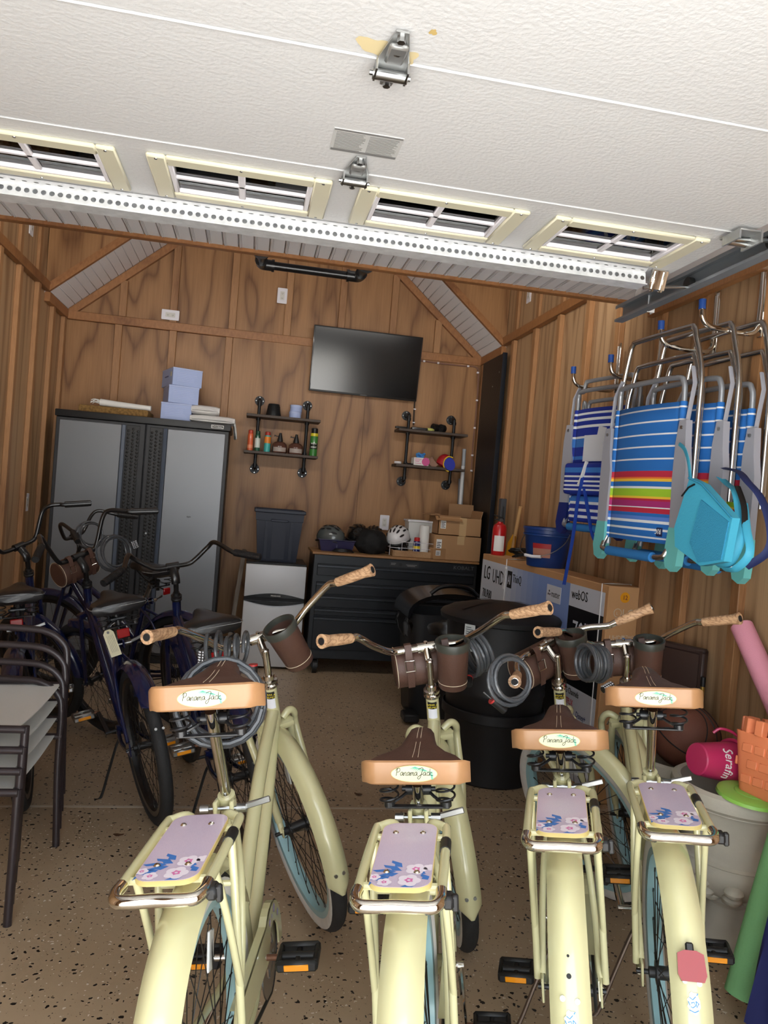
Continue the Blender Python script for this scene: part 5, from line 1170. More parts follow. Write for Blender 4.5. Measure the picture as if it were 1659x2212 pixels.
# ------------------------------------------------------------------ trash cans
CAN = mat('trash_can_black', (24, 25, 28), .5, bump=.15, bscale=60)
t = thing('trash_can', 'large round black trash can with a domed lid beside the television carton', 'trash can', (1.375, 3.865, 0), .0)
mk('barrel', MB().lathe([(.001, 0), (.235, 0), (.245, .01), (.262, .45), (.268, .46), (.268, .48), (.264, .49), (.285, .83), (.30, .84), (.30, .875), (.275, .875), (.24, .02), (.001, .02)], 44), CAN, t)
ld = mk('lid', MB().lathe([(.30, .835), (.322, .84), (.325, .862), (.315, .875), (.29, .885), (.27, .897), (.15, .925), (.05, .935), (.001, .936)], 44), CAN, t)
b = MB()
for k in range(4): b.box((0, 0, 0), (.5, .016, .01), None, .004).xf(M.Identity(4)) if False else b.add(*(lambda a: ([V((r_*cos(a)-s_*.01*sin(a), r_*sin(a)+s_*.01*cos(a), z_)) for r_, z_ in ((.03, .938), (.15, .931), (.27, .902)) for s_ in (-1, 1)], [(0, 1, 3, 2), (2, 3, 5, 4)]))(PI/4*k*2+.4))
mk('lid_rib', b, CAN, ld)
mk('band', MB().lathe([(.27, .33), (.276, .335), (.277, .38), (.272, .385)], 44), CAN, t)
cdm = frame((-.232, -.215, .705), (.68, -.73, 0), (0, .0, 1))
c_ = mk('notice_card', MB().prism([(-.03, 0), (.03, 0), (.03, .135), (-.03, .135)], .002, None), mat('notice_white', (206, 214, 214), .5), t, cdm); b = MB()
for k in range(11): b.bx(-.022, .02-.012*(k % 3), .012+k*.0105, .016+k*.0105, .002, .0026)
mk('notice_print', b, mat('notice_ink', (86, 100, 104), .6), c_)
t = thing('trash_bin', 'black kitchen bin with an arched lid and a plastic bag, behind the round can', 'trash bin', (1.37, 4.98, 0))
b = MB(); b.loft([[V((x*w_, y*w_*.78, z)) for x, y in rrect(1, 1, .35)] for z, w_ in ((0, .22), (.02, .23), (.66, .285), (.70, .29), (.70, .27), (.03, .21))]); mk('body', b, CAN, t)
b = MB(); rows = []
for k in range(15):
    a = PI*k/14; rows.append([V((-.31*cos(a), y, .68+.17*sin(a)**.8)) for y in (-.235, -.22, .22, .235)]+[V((-.29*cos(a), y, .66+.16*sin(a)**.8)) for y in (.22, -.22)])
mk('lid', b.loft(rows), mat('lid_gloss', (18, 18, 20), .25), t)
mk('lid_handle', MB().tube(spl([(-.16, -.2, .84), (-.1, -.2, .885), (0, -.2, .9), (.1, -.2, .885), (.16, -.2, .84)], 4), .014, 8), mat('lid_gloss', (18, 18, 20), .25), t)
random.seed(12); b = MB(); rows = []
for k in range(37):
    a = 2*PI*k/36; r_ = .302+.022*sin(7*a)+.014*sin(17*a); rows.append([V((r_*cos(a)*1.0, r_*.82*sin(a), .68)), V(((r_+.022+.012*sin(23*a))*cos(a), (r_*.82+.02)*sin(a), .63+.02*sin(9*a))), V(((r_+.008)*cos(a), (r_*.82+.008)*sin(a), .56+.035*sin(5*a)+.02*sin(13*a)))])
b.loft(rows, cap=False, closed=False); mk('plastic_liner', b, mat('bin_bag', (12, 12, 13), .18), t, sharp=80)
mk('foot_pedal', MB().bx(-.30, -.2, -.33, -.2, .02, .07, .008).bx(-.26, -.2, -.22, -.1, .02, .06), BLK, t)

# ------------------------------------------------------------------ television carton and what stands on it
KR = mat('kraft_carton', (202, 154, 106), .7, var=.05, vscale=5); LGW = mat('carton_white', (214, 218, 228), .55); LGB = mat('carton_blue', (132, 158, 216), .55); LGK = mat('carton_black', (14, 16, 24), .5)
t = thing('television_carton', 'long television carton standing against the right wall', 'box', (1.782, 3.46, 0), .056); Lb, Db, Hb = 1.753, .172, 1.10
mk('carton', MB().bx(0, Db, 0, Lb, 0, Hb, .004), KR, t)
def pan(n, y0, y1, z0, z1, m_): return mk(n, MB().bx(-.0012, .002, y0, y1, z0, z1), m_, t)
pan('white_panel', .80, Lb-.005, .045, 1.06, LGW); pan('blue_panel', .40, .80, .80, 1.06, LGB); pan('white_panel', .03, .40, .94, 1.06, LGW); pan('black_panel', .03, .40, .52, .94, LGK); pan('black_panel', .40, .80, .045, .80, LGK); pan('white_panel', .03, .40, .045, .52, LGW)
# blue grades to white in steps along the print
for k in range(6): pan('print_band', .80+.08*k, .88+.08*k, .045, 1.06, mat('carton_grade_%d' % k, (140+12*k, 164+9*k, 218+2*k), .55)).location.x = -.0004
def lt(s_, sz, y, z, m_, sx=1., **k): return text(s_, sz, frame((-.0028, y, z), (0, -1, 0), (0, 0, 1)), m_, t, sx=sx, **k)
lt('LG', .135, 1.70, .93, INK, .72); lt('LG', .135, 1.697, .93, INK, .72); lt('UHD', .135, 1.535, .92, INK, .68); mk('ai_mark', MB().bx(-.0024, .001, 1.20, 1.275, .92, 1.03), INK, t); lt('AI', .09, 1.265, .942, LGW, .6); lt('ThinQ', .075, 1.185, .965, INK, .7); lt('70UR80', .085, 1.70, .80, INK, .62)
mk('badge_panel', MB().bx(-.0026, .001, .50, .68, .925, 1.02), LGW, t); lt('matter', .052, .618, .955, INK, .75); b = MB()
for k in range(3):
    a = R(90+120*k); c_ = (.645+.012*cos(a)*-1, .972+.012*sin(a)); b.lathe([(.0001, 0), (.007, 0)], 8, (-.0029, c_[0], c_[1]), ry(PI/2)); 
mk('matter_mark', b, INK, t)
lt('webOS', .075, .375, .985, INK, .8); lt('70"', .16, .34, .76, LGW, .8)
for s_, z, c_, y in (('LG Channels', .475, INK, .37), ('NETFLIX', .42, mat('net_red', (196, 30, 40), .5), .38), ('Disney+', .375, mat('dis_navy', (20, 40, 110), .5), .22), ('YouTube', .325, INK, .375), ('prime video', .285, mat('prime_ink', (40, 60, 90), .5), .24), ('VUDU', .235, mat('vudu_ink', (30, 60, 120), .5), .385), ('hulu', .19, mat('hulu_green', (40, 160, 100), .5), .24)): lt(s_, .045, y, z, c_, .7)
et = lambda s_, sz, x, z, m_, sx=1.: text(s_, sz, frame((x, -.0015, z), (1, 0, 0), (0, 0, 1)), m_, t, sx=sx)
PRT = mat('pale_print', (214, 196, 170), .6)
et('LG', .06, .082, .945, PRT, .9); mk('logo_ring', MB().tube([(.058+.021*cos(a), -.001, .966+.021*sin(a)) for a in [2*PI*k/20 for k in range(20)]], .002, 5, closed=True), PRT, t); et('L', .02, .05, .958, PRT); et('UHD', .034, .022, .83, PRT, .9); mk('ai_mark', MB().bx(.09, .108, -.0015, .001, .832, .854), PRT, t); et('ThinQ', .02, .112, .842, PRT, .9); et('70UR80', .03, .035, .765, PRT, .9)
st_ = mk('round_sticker', MB().lathe([(.0001, 0), (.0265, 0)], 24, (.092, -.0016, 1.045), rx(PI/2)), mat('orange_sticker', (236, 160, 20), .5), t); text('12', .032, frame((.078, -.0024, 1.034), (1, 0, 0), (0, 0, 1)), mat('marker_maroon', (96, 30, 50), .6), st_, sx=.9)
for y in (.06, 1.30):
    sm = mk('tie_string', MB().tube([(-.004, y, .03), (-.005, y, .6), (-.005, y, Hb+.003), (.05, y+.01, Hb+.004), (Db+.004, y+.03, Hb+.003), (Db+.004, y, .3)], .003, 6), WHT, t)
    if y > 1: mk('string_knot', MB().ell((-.006, y, Hb-.06), (.008, .009, .012), 8, 6).tube(spl([(-.006, y, Hb-.06), (-.012, y+.02, Hb-.14), (-.008, y+.012, Hb-.2), (-.008, y-.005, Hb-.1)], 4), .002, 5), WHT, sm)
NB = mat('blue_bucket', (24, 58, 124), .4)
t = thing('bucket', 'blue plastic bucket with a white handle on the television carton', 'bucket', (1.82, 4.38, 1.1005), -.9); 
mk('pail', MB().lathe([(.001, .004), (.112, 0), (.116, .006), (.14, .20), (.145, .205), (.148, .235), (.145, .24), (.136, .24), (.11, .012), (.001, .01)], 36), NB, t)
mk('rim', MB().lathe([(.142, .19), (.15, .192), (.15, .2), (.143, .202)], 36).lathe([(.146, .225), (.153, .227), (.153, .24), (.146, .242)], 36), NB, t)
h = mk('bail', MB().tube(spl([(-.148, 0, .21), (-.145, -.06, .15), (-.1, -.14, .09), (0, -.165, .065), (.1, -.14, .09), (.145, -.06, .15), (.148, 0, .21)], 5), .0028, 6), STEEL, t); mk('bail_grip', MB().tube([(-.055, -.160, .068), (0, -.168, .064), (.055, -.160, .068)], .010, 10), PURE, h)
lb = mk('label', MB().lathe([(.1235, .06), (.1335, .145)], 10, a0=R(-100), a1=R(-50)), mat('bucket_label', (176, 120, 100), .5), t); mk('label_head', MB().lathe([(.1315, .115), (.1345, .145)], 10, a0=R(-100), a1=R(-50)), mat('label_red', (170, 36, 40), .5), t)
t = thing('fire_extinguisher', 'red fire extinguisher with a white label at the end of the carton', 'extinguisher', (1.765, 5.13, 1.1005))
mk('cylinder', MB().lathe([(.001, 0), (.046, 0), (.05, .006), (.05, .19), (.042, .215), (.022, .228), (.018, .24), (.001, .24)], 26), mat('extinguisher_red', (186, 24, 30), .3, coat=.4), t); mk('label', MB().lathe([(.0506, .03), (.0506, .14)], 16, a0=R(-150), a1=R(-60)), WHT, t); mk('valve', MB().tube([(0, 0, .235), (0, 0, .268)], .012, 10).box((-.015, 0, .275), (.08, .016, .008), ry(.25), .002).box((-.01, 0, .255), (.07, .014, .008), ry(-.12), .002), mat('valve_black', (26, 26, 28), .4), t); mk('gauge', MB().tube([(0, -.01, .25), (0, -.024, .25)], .012, 12), STEEL, t)
t = thing('grey_post', 'dark grey plastic post standing behind the extinguisher', 'post', (1.915, 5.55, 0)); mk('post', MB().bx(-.022, .022, -.03, .03, 0, 1.51, .004), mat('post_grey', (70, 72, 76), .5), t); mk('post_groove', MB().bx(-.006, .006, -.0315, -.029, .1, 1.45), DGR, t)
t = thing('hand_shovel', 'yellow scoop with a pale wooden handle behind the bucket', 'shovel', mtx=T(1.925, 5.34, .9) @ rx(R(16)).to_4x4()); mk('handle', MB().tube([(0, 0, .25), (0, 0, .58)], .014, 12), mat('pale_handle', (206, 164, 112), .5), t); mk('scoop', MB().loft([[V((-.012, -w_, z)), V((.0, -w_*.4, z)), V((.0, w_*.4, z)), V((-.012, w_, z)), V((.004, w_*.5, z)), V((.004, -w_*.5, z))] for z, w_ in ((-.88, .02), (0, .03), (.12, .085), (.27, .09), (.32, .05), (.36, .02))]), mat('scoop_yellow', (232, 168, 24), .4), t)
random.seed(9); b = MB()
for k in range(7): b.tube(helix((random.uniform(-.02, .02), random.uniform(-.03, .03), .03+.008*k), (random.uniform(-.3, .3), random.uniform(-.3, .3), 1), random.uniform(.04, .06), 1.6, .012, 14, random.random()*6, .2), .0045, 5)
tag(mk('cord_tangle', b, BLK, None, T(1.80, 4.80, 1.10)), 'tangled black cords lying beside the blue bucket', 'cords')

# ------------------------------------------------------------------ beach chairs on wall hooks
ALU = mat('polished_aluminium', (206, 206, 204), .22, 1.); ALG = mat('grey_painted_tube', (158, 162, 168), .35, .5); ARM = mat('grey_chair_plastic', (160, 162, 172), .45); AQ = mat('aqua_chair_plastic', (112, 196, 194), .4); HB = mat('hook_blue', (32, 74, 150), .4)
for k, (y, z) in enumerate(((3.92, 2.15), (3.48, 2.14), (3.03, 2.21), (2.73, 2.23))):
    t = thing('wall_hook', ('farthest along the wall from the ledger board', 'second hook, at the far chair', 'hook at the end of the rainbow striped chair', 'hook nearest the door opening')[k], 'hook', (1.964, y, z), 0, 'chrome wall hooks'); t['label'] = 'chrome wall hook with a blue tip, ' + ('at the far side of the dark striped chair', 'at the near side of the dark striped chair', 'at the far side of the rainbow striped chair', 'at the near side of the rainbow striped chair')[k]
    mk('arm', MB().tube(spl([(-.012, 0, .24), (-.014, 0, .05), (-.03, 0, .0), (-.08, 0, -.012), (-.2, 0, -.006), (-.24, 0, .004), (-.262, 0, .03), (-.268, 0, .075)], 5), .0105, 12), CHROME, t)
    mk('mount_strap', MB().box((-.006, 0, .12), (.008, .03, .28), None, .003), CHROME, t); mk('tip_cap', MB().tube([(-.2675, 0, .062), (-.269, 0, .10)], .0142, 14), HB, t)
BL = (36, 110, 190); WH = (226, 232, 238); RD = (190, 40, 66); GN = (160, 204, 46); YE = (240, 196, 60); OR = (232, 116, 50); MG = (170, 44, 116); PB2 = (86, 130, 214)
def band(seq):
    out = []; z = 0
    for w_, c_ in seq: out.append((z, c_)); z += w_
    tot = z; return [(a/tot, c_) for a, c_ in out]+[(1., seq[-1][1])]
SQ = band([(1, BL), (.35, WH), (1.1, BL), (.35, WH), (.9, BL), (.5, WH), (.7, PB2), (.6, BL), (.8, RD), (.25, WH), (1.1, MG), (.35, RD), (.4, YE), (1.4, GN), (.4, WH), (.9, BL), (.4, YE), (.35, OR), (1.1, RD)] + [(1.9, BL), (.3, WH)]*5 + [(1.2, BL)])
def canvas_mat(name, stops, z0, z1): return stripes(name, 2, [(z0+(z1-z0)*p, c_) for p, c_ in stops])
RAIN = canvas_mat('rainbow_canvas', SQ, -.30, .30)
DB = (24, 48, 150); MBL = (56, 120, 200)
SQ2 = band([(.8, DB), (.3, WH), (.7, DB), (.3, WH), (.7, MBL), (.3, WH), (1., DB), (.8, MBL), (.3, WH), (.6, DB), (.3, WH), (.6, DB), (.3, WH), (1.2, DB), (.5, MBL), (1.3, DB), (1.2, MBL), (.3, WH), (1.2, DB), (.35, WH), (.6, DB), (.35, WH), (.5, DB), (.35, WH), (.8, DB)])
NAVS = canvas_mat('navy_striped_canvas', SQ2, -.30, .30); NAVP = canvas_mat('navy_pouch_canvas', SQ2[-12:] if False else band([(.8, DB), (.35, WH), (.5, DB), (.35, WH), (.5, DB), (.35, WH), (.6, DB), (.35, WH), (.6, DB), (1.0, MBL), (1.2, DB)]), -.09, .09)
def beach_chair(label, x, yc, zc, rot, fabric, foot=AQ, tube_m=ALU, logo=False, tops=2.25, W_=.46, group='folded beach chairs on the wall hooks'):
    """folded low beach chair hanging flat against the wall; local x runs toward the door, local -y faces the room"""
    m = frame((x, yc, zc), (sin(rot), -cos(rot), 0), (cos(rot), sin(rot), 0)); t = thing('beach_chair', label, 'beach chair', mtx=m); t['group'] = group
    w = W_/2; zt = tops-zc
    b = MB(); rows = []
    for k in range(13):
        q = -1+2*k/12; rows.append([V((w*q*.98, -.012+.012*(1-q*q)*-1+.016*q*q, z)) for z in [(-.29+.58*j/8) for j in range(9)]])
    b.loft(rows, cap=False, closed=False); fo = mk('canvas', b, fabric, t); sm = fo.modifiers.new('thick', 'SOLIDIFY'); sm.thickness = .004
    for s in (-1, 1): mk('side_hem', MB().tube([(s*w*.98, .004, -.29), (s*w*.98, .004, .29)], .016, 10), fabric, t)
    # canvas frame: posts inside the hems, bar across the top and a padded bar below
    mk('canvas_frame', MB().tube(spl([(-w*.98, .004, -.32), (-w*.98, .004, .0), (-w*.98, .004, .30), (-w*.95, .0, .37), (-w*.8, -.004, .39), (0, -.004, .395), (w*.8, -.004, .39), (w*.95, .0, .37), (w*.98, .004, .30), (w*.98, .004, 0), (w*.98, .004, -.32)], 5), .0115, 12), ALG, t)
    fr_ = mk('foot_tube', MB().tube(spl([(-w*.98, .0, -.28), (-w*.98, -.02, -.325), (-w*.85, -.03, -.345), (0, -.03, -.35), (w*.85, -.03, -.345), (w*.98, -.02, -.325), (w*.98, 0, -.28)], 5), .0115, 12), tube_m, t); mk('foam_pad', MB().tube([(-w*.72, -.03, -.349), (w*.68, -.03, -.349)], .021, 14), mat('foam_blue', (44, 122, 190), .8), fr_)
    # back leg loop that hangs over the hooks
    for dy, dz, ww in ((.035, 0., 1.), (.06, -.11, .93)):
        mk('leg_loop', MB().tube(spl([(-w*1.16*ww, dy, -.1), (-w*1.16*ww, dy, .25), (-w*1.14*ww, dy, .40+dz*.5), (-w*1.0*ww, dy, zt-.05+dz), (-w*.9*ww, dy, zt+dz), (-w*.7*ww, dy, zt+.008+dz), (w*.7*ww, dy, zt+.008+dz), (w*.9*ww, dy, zt+dz), (w*1.0*ww, dy, zt-.05+dz), (w*1.2*ww, dy, .40+dz*.5), (w*1.22*ww, dy, .25), (w*1.22*ww, dy, -.1)], 5), .0115, 12), tube_m, t)
    for s in (-1, 1):
        xx = s*w*1.14
        prof = [(.0, -.30), (.012, -.24), (.03, -.05), (.034, .06), (.022, .12), (.02, .20), (.0, .21)]
        am = mk('arm_rest', MB().prism([(xx-.034, .12), (xx-.02, .21), (xx+.02, .21), (xx+.028, .1), (xx+.042, .02), (xx+.04, -.22), (xx-.028, -.22), (xx-.036, -.02)], .03, M(((1, 0, 0, 0), (0, 0, 1, -.022), (0, 1, 0, 0), (0, 0, 0, 1)))), ARM, t)
        mk('arm_tip', MB().prism([(xx-.028, -.22), (xx+.04, -.22), (xx+.042, -.3), (xx+.034, -.37), (xx+.005, -.395), (xx-.03, -.38), (xx-.045, -.33)], .034, M(((1, 0, 0, 0), (0, 0, 1, -.024), (0, 1, 0, 0), (0, 0, 0, 1)))), foot, am)
        mk('link_bar', MB().tube([(xx, -.01, .12), (xx+s*.012, .01, .36), (xx-s*.02, .02, .43)], .010, 8, flat=.6), ARM, t)
        mk('rivet', MB().tube([(xx, -.024, .18), (xx, -.028, .18)], .007, 10), STEEL, am)
    if logo:
        lp_ = mk('brand_patch', MB().bx(w*.52, w*.80, -.016, -.012, -.262, -.225, .001), mat('patch_navy', (24, 36, 84), .6), t)
        text('RIO', .03, frame((w*.54+.055, -.0168, -.255+.0235), (-1, 0, 0), (0, 0, -1)), WHT, lp_, sx=.95)
    return t
beach_chair('rainbow striped beach chair hanging in front of the others', 1.655, 3.0, 1.64, R(6), RAIN, logo=True, tops=2.235)
beach_chair('blue striped beach chair hung directly behind the rainbow one', 1.775, 2.93, 1.64, R(5), canvas_mat('rainbow_canvas_b', SQ, -.30, .30), tops=2.245)
beach_chair('beach chair hung flat against the wall behind the rest', 1.885, 2.88, 1.62, R(3), canvas_mat('rainbow_canvas_c', SQ, -.30, .30), tops=2.25)
ca_ = beach_chair('dark blue striped backpack beach chair hanging at the far end', 1.78, 3.72, 1.72, R(14), NAVS, mat('navy_plastic', (24, 40, 110), .4), ALG, tops=2.165, W_=.40)
mk('pouch', MB().box((-.02, -.045, -.09), (.31, .06, .17), None, .025, 3), canvas_mat('navy_pouch', band([(.8, DB), (.35, WH), (.5, DB), (.35, WH), (.5, DB), (.35, WH), (.6, DB), (.35, WH), (.6, DB), (1.0, MBL), (1.2, DB)]), -.175, 0.), ca_)
mk('care_tag', MB().box((.01, -.03, .075), (.17, .003, .14), None).box((.06, -.033, .14), (.06, .003, .09), ry(.2)), mat('tag_white', (214, 218, 226), .6), ca_)
mk('pouch_lower', MB().box((-.01, -.035, -.25), (.24, .04, .14), None, .018, 3), canvas_mat('navy_pouch_b', band([(.8, DB), (.35, WH), (.5, DB), (.35, WH), (.6, DB), (.35, WH), (1.0, MBL)]), -.33, -.17), ca_)
mk('strap', MB().tube(spl([(.0, -.075, -.02), (.0, -.085, -.12), (-.03, -.075, -.2), (-.05, -.07, -.4), (-.06, -.08, -.55), (-.065, -.09, -.66)], 4), .012, 6, flat=.25).tube(spl([(.02, -.08, -.14), (.05, -.07, -.25), (.08, -.05, -.38), (.10, -.03, -.42)], 4), .012, 6, flat=.25), mat('strap_blue', (30, 70, 170), .7), ca_)
mk('cord', MB().tube(spl([(.02, -.078, .0), (.0, -.088, -.09), (-.02, -.085, -.12)], 4), .012, 6, flat=.3), WHT, ca_)
# aqua pouch hanging on the near chairs
AQB = mat('aqua_nylon', (70, 178, 212), .6, bump=.3, bscale=120); AQM = mat('aqua_mesh', (52, 152, 192), .8, bump=1., bscale=240)
t = thing('nylon_pouch', 'turquoise nylon pouch with a mesh pocket hanging on the chairs', 'pouch', mtx=frame((1.60, 2.42, 1.43), (.05, -1, -.10), (0, -.22, 1)))
mk('bag', MB().prism([(-.15, -.02), (-.10, .17), (-.02, .155), (.16, .06), (.15, -.09), (.03, -.13), (-.13, -.09)], .03, None), AQB, t); mk('mesh_pocket', MB().prism([(-.01, .10), (.15, .045), (.14, -.085), (.02, -.12), (-.04, -.06)], .004, T(0, 0, .031)), AQM, t)
mk('hang_loop', MB().tube(spl([(-.11, .15, .015), (-.16, .22, .0), (-.24, .27, -.03), (-.31, .29, -.05)], 4), .008, 6, flat=.4), AQB, t); mk('flap_edge', MB().tube([(-.10, .17, .033), (-.02, .155, .034), (.16, .06, .033)], .004, 6), mat('aqua_trim', (50, 150, 190), .6), t); mk('pull_cord', MB().tube([(-.125, .10, .034), (-.09, .135, .036), (-.06, .15, .034)], .0035, 6), BLK, t)
t = thing('shoulder_strap', 'bundle of turquoise and navy straps behind the pouch', 'straps', (1.72, 2.42, 1.47)); 
mk('strap_loop', MB().tube(spl([(.075, .255, .17), (.05, .15, .13), (0, .03, .10), (-.02, -.03, .02), (-.05, -.09, -.06), (-.06, -.06, -.15), (-.05, .02, -.17)], 6), .016, 8, flat=.3), AQB, t); mk('strap_loop', MB().tube(spl([(.0, -.02, .06), (-.03, -.09, -.03), (-.04, -.13, -.11), (-.05, -.08, -.17), (-.04, .0, -.18)], 6), .014, 8, flat=.3), AQB, t)
mk('navy_strap', MB().tube(spl([(.08, .25, .2), (.05, .1, .18), (.02, .0, .14), (.03, -.07, .08), (.03, -.13, -.02), (.02, -.14, -.10), (-.02, -.09, -.16)], 6), .016, 8, flat=.3), mat('strap_navy', (26, 40, 90), .7), t); mk('black_strap', MB().tube(spl([(-.01, .01, .12), (-.02, -.05, .05), (-.03, -.08, -.03)], 5), .012, 6, flat=.25), BLK, t)

# ------------------------------------------------------------------ urns, ball, toys, noodles
STONE = mat('cast_stone', (182, 176, 162), .85, bump=.35, bscale=70, var=.1, vscale=7)
def urn(label, loc, rim, h, seed):
    t = thing('stone_urn', label, 'urn', loc, .4, 'cast stone urns by the right wall'); s = rim/.215; k = h/.56
    mk('bowl', MB().lathe([(.05*s, .165*k), (.075*s, .175*k), (.12*s, .195*k), (.165*s, .24*k), (.182*s, .28*k), (.178*s, .30*k), (.165*s, .315*k), (.163*s, .34*k), (.17*s, .40*k), (.182*s, .475*k), (.2*s, .50*k), (.213*s, .51*k), (.216*s, .53*k), (.212*s, .55*k), (.198*s, .56*k), (.185*s, .555*k), (.172*s, .5*k), (.15*s, .36*k), (.001, .33*k)], 44), STONE, t)
    mk('foot', MB().lathe([(.001, 0), (.135*s, 0), (.137*s, .035*k), (.125*s, .042*k), (.11*s, .06*k), (.075*s, .10*k), (.066*s, .14*k), (.074*s, .155*k), (.07*s, .17*k), (.05*s, .175*k)], 36), STONE, t)
    b = MB()
    for q in range(10):
        a = 2*PI*q/10
        for rr, zz, sx in ((.10, .19, .03), (.14, .21, .035), (.168, .245, .03)):
            b.ell((rr*s*cos(a), rr*s*sin(a), zz*k), (.032*s, .032*s, .022*k), 10, 6)
    mk('leaf_relief', b, STONE, t)
    mk('bead_ring', MB().lathe([(.165*s, .305*k), (.175*s, .312*k), (.165*s, .32*k)], 44).lathe([(.19*s, .49*k), (.199*s, .494*k), (.195*s, .503*k)], 44), STONE, t)
    return t
urn('weathered stone urn heaped with plastic sand toys', (1.745, 2.33, 0), .218, .56, 1)
urn('stone urn with a basketball resting in its mouth', (1.782, 2.745, 0), .178, .50, 2)
BB = mat('basketball_brown', (112, 66, 50), .55, bump=.6, bscale=500)
t = thing('basketball', 'brown basketball resting in the mouth of a stone urn', 'ball', mtx=T(1.77, 2.70, .60) @ (rz(.5) @ rx(.5)).to_4x4()); rb = .13
mk('ball', MB().ell((0, 0, 0), (rb, rb, rb), 40, 22), BB, t)
b = MB()
cir = lambda f: [f(2*PI*k/48) for k in range(48)]
b.tube(cir(lambda a: V((rb*cos(a), rb*sin(a), 0))), .0028, 6, closed=True); b.tube(cir(lambda a: V((0, rb*cos(a), rb*sin(a)))), .0028, 6, closed=True)
for s in (-1, 1): b.tube(cir(lambda a: V((s*rb*(.45+.28*cos(2*a)), rb*cos(a), rb*sin(a))).normalized()*rb), .0028, 6, closed=True)
mk('seam', b, INK, t)
PKB = mat('pink_toy_plastic', (204, 52, 104), .3, trans=.15)
t = thing('sand_bucket', 'raspberry pink toy bucket lying on the urn with a name written on it', 'toy bucket', mtx=T(1.58, 2.335, .635) @ (rz(R(8)) @ ry(R(97))).to_4x4())
mk('pail', MB().lathe([(.001, 0), (.05, 0), (.054, .004), (.072, .155), (.078, .158), (.08, .175), (.078, .19), (.072, .19), (.05, .01), (.001, .008)], 32), PKB, t)
mk('rim_band', MB().lathe([(.0745, .15), (.083, .152), (.083, .162), (.0765, .165)], 32), PKB, t); mk('bail', MB().tube(spl([(-.078, .0, .18), (-.10, .02, .16), (-.105, .04, .12), (-.085, .05, .10)], 5), .005, 7), PKB, t)
nm_ = text('Serafin', .05, M.Identity(4), WHT, t, shear=.2, sx=.85, ext=.0008)
for v in nm_.data.vertices:
    zz = .07+v.co.y; rr = .054+(zz-.004)*.119+.0012+v.co.z; a = R(-150)+v.co.x/.066; v.co = V((rr*cos(a), rr*sin(a), zz))
ORB = mat('orange_toy_plastic', (232, 136, 92), .45)
t = thing('castle_bucket', 'peach orange castle-shaped sand bucket with turreted rim', 'toy bucket', mtx=T(1.765, 2.18, .557) @ (rx(R(-6)) @ ry(R(8)) @ rz(.3)).to_4x4())
mk('wall', MB().loft([[V((x*w_, y*w_, z)) for x, y in rrect(1, 1, .3)] for z, w_ in ((0, .075), (.01, .08), (.2, .105), (.2, .097), (.015, .07))]), ORB, t); bm0 = MB().box((0, 0, 0), (.03, .03, .05), None, .003).mesh('battlement'); 
for q in range(12): a = 2*PI*q/12; mk('battlement', bm0, ORB, t, T(.106*cos(a), .106*sin(a), .222) @ rz(a).to_4x4())
bk0 = MB().bx(-.018, .018, -.004, .004, -.014, .014, .002).mesh('moulded_brick')
for zz in (.05, .1, .15):
    for q in range(4):
        for xo in (-.045, 0, .045): mk('moulded_brick', bk0, ORB, t, rz(PI/2*q).to_4x4() @ T(xo+(.02 if zz == .1 else 0), -.0795-.126*zz, zz))
t = thing('frisbee', 'lime green toy disc lying flat across the urn rim', 'disc', mtx=T(1.70, 2.20, .562) @ rx(.06).to_4x4()); mk('disc', MB().lathe([(.001, .012), (.09, .012), (.105, .006), (.108, -.004), (.104, -.004), (.088, .008), (.001, .008)], 32), mat('lime_plastic', (150, 206, 90), .4), t); mk('disc_ring', MB().lathe([(.05, .012), (.052, .0145), (.054, .012)], 32), mat('lime_plastic_dark', (130, 186, 76), .4), t)
t = thing('toy_shovel', 'small blue toy shovel in the urn under the pink bucket', 'toy shovel', mtx=T(1.62, 2.27, .53) @ (rz(.4) @ ry(.35)).to_4x4()); mk('blade', MB().box((0, 0, 0), (.09, .06, .008), None, .003), mat('toy_blue', (30, 60, 150), .4), t); mk('handle', MB().tube([(.04, 0, .0), (.16, 0, .01)], .008, 8), mat('toy_yellow', (230, 180, 40), .4), t)
BT = mat('brown_tray_plastic', (62, 46, 42), .45)
t = thing('plastic_tray', 'dark brown plastic planter tray standing on end behind the basketball', 'tray', mtx=T(1.915, 2.99, 0) @ rz(R(-62)).to_4x4())
mk('tray', MB().bx(-.105, .105, -.02, .02, 0, .905, .016, 3), BT, t); mk('rim', MB().bx(-.112, -.085, -.03, .01, .0, .91, .008).bx(.085, .112, -.03, .01, 0, .91, .008).bx(-.112, .112, -.03, .01, .885, .912, .008), BT, t)
t = thing('curtain_rod', 'slim gold rod with a black end cap standing by the basketball', 'rod', (1.86, 2.86, 0)); t.location = (1.935, 2.86, 0); mk('rod', MB().tube([(0, 0, 0), (0, 0, .765)], .009, 10), mat('brass', (196, 160, 84), .3, .8), t); mk('cap', MB().tube([(0, 0, .76), (0, 0, .80)], .0105, 10), BLK, t)
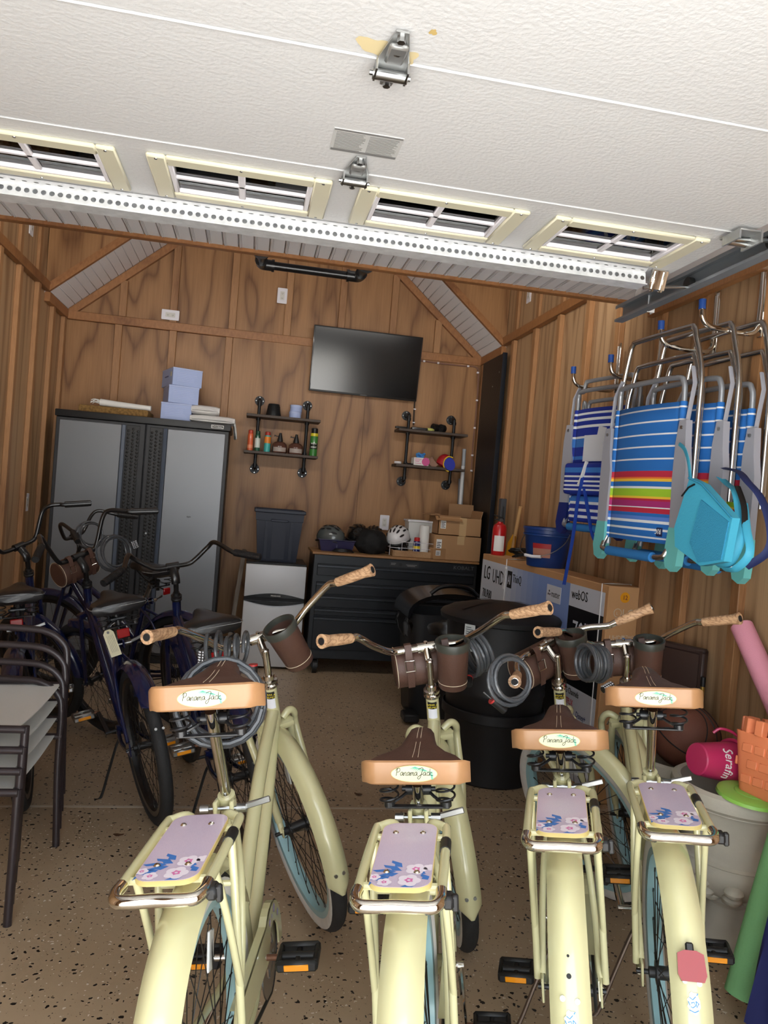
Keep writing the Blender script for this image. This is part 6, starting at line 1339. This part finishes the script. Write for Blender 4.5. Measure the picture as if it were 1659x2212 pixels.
def noodle(label, pts, r, rgb):
    t = thing('pool_noodle', label, 'pool noodle', pts[0], 0, 'foam pool noodles'); p = [V(q)-V(pts[0]) for q in pts]; d = (p[-1]-p[0]).normalized()
    mk('foam', MB().tube(spl(p, 8), r, 22), mat('foam_%d_%d_%d' % rgb, rgb, .9, bump=.5, bscale=220), t); mk('core_hole', MB().tube([p[-1]-d*.001, p[-1]+d*.0015], r*.32, 12).tube([p[0]+d*.001, p[0]-d*.0015], r*.32, 12), mat('foam_hole', (90, 60, 70), .9), t)
noodle('thick pink foam noodle leaning against the right wall', [(1.91, 1.66, .045), (1.912, 2.14, .56), (1.917, 2.62, 1.06)], .042, (226, 152, 170))
noodle('thick green foam noodle standing on the floor beside the flag', [(1.552, 1.975, .05), (1.66, 2.0, .46), (1.80, 2.03, .95), (1.905, 2.05, 1.3)], .046, (128, 184, 124))
noodle('short pale pink noodle lying under the flag', [(1.50, 1.83, .045), (1.70, 1.75, .045), (1.9, 1.7, .045)], .04, (222, 158, 172))
t = thing('furled_flag', 'furled navy flag with white stars beside the green noodle', 'flag', (1.55, 1.79, .085)); FLAGB = mat('flag_navy', (26, 32, 84), .7)
b = MB(); rows = []
for k in range(13):
    z = .55*k/12; rows.append([V(((.095-.05*k/12)*(1+.14*sin(5*a+k*.3))*cos(a)+.03*z, (.09-.045*k/12)*(1+.14*cos(4*a))*sin(a), z)) for a in [2*PI*j/20 for j in range(20)]])
mk('cloth', b.loft(rows), FLAGB, t)
def star(r_): return [((r_ if k % 2 == 0 else r_*.4)*cos(PI/2+PI*k/5), (r_ if k % 2 == 0 else r_*.4)*sin(PI/2+PI*k/5)) for k in range(10)]
for a, z in ((-110, .05), (-75, .12), (-130, .17), (-95, .25), (-140, .07), (-60, .22), (-115, .33), (-80, .40), (-45, .06)):
    rr = .095-.05*z/.55+.010; a = R(a); mk('star', MB().prism(star(.022), .001, frame((rr*cos(a)+.03*z, rr*.95*sin(a), z), (-sin(a), cos(a), 0), (0, 0, 1))), WHT, t)
mk('pole', MB().tube([(.01, 0, -.08), (.03, 0, .75)], .009, 10), mat('pole_white', (220, 218, 210), .4), t)
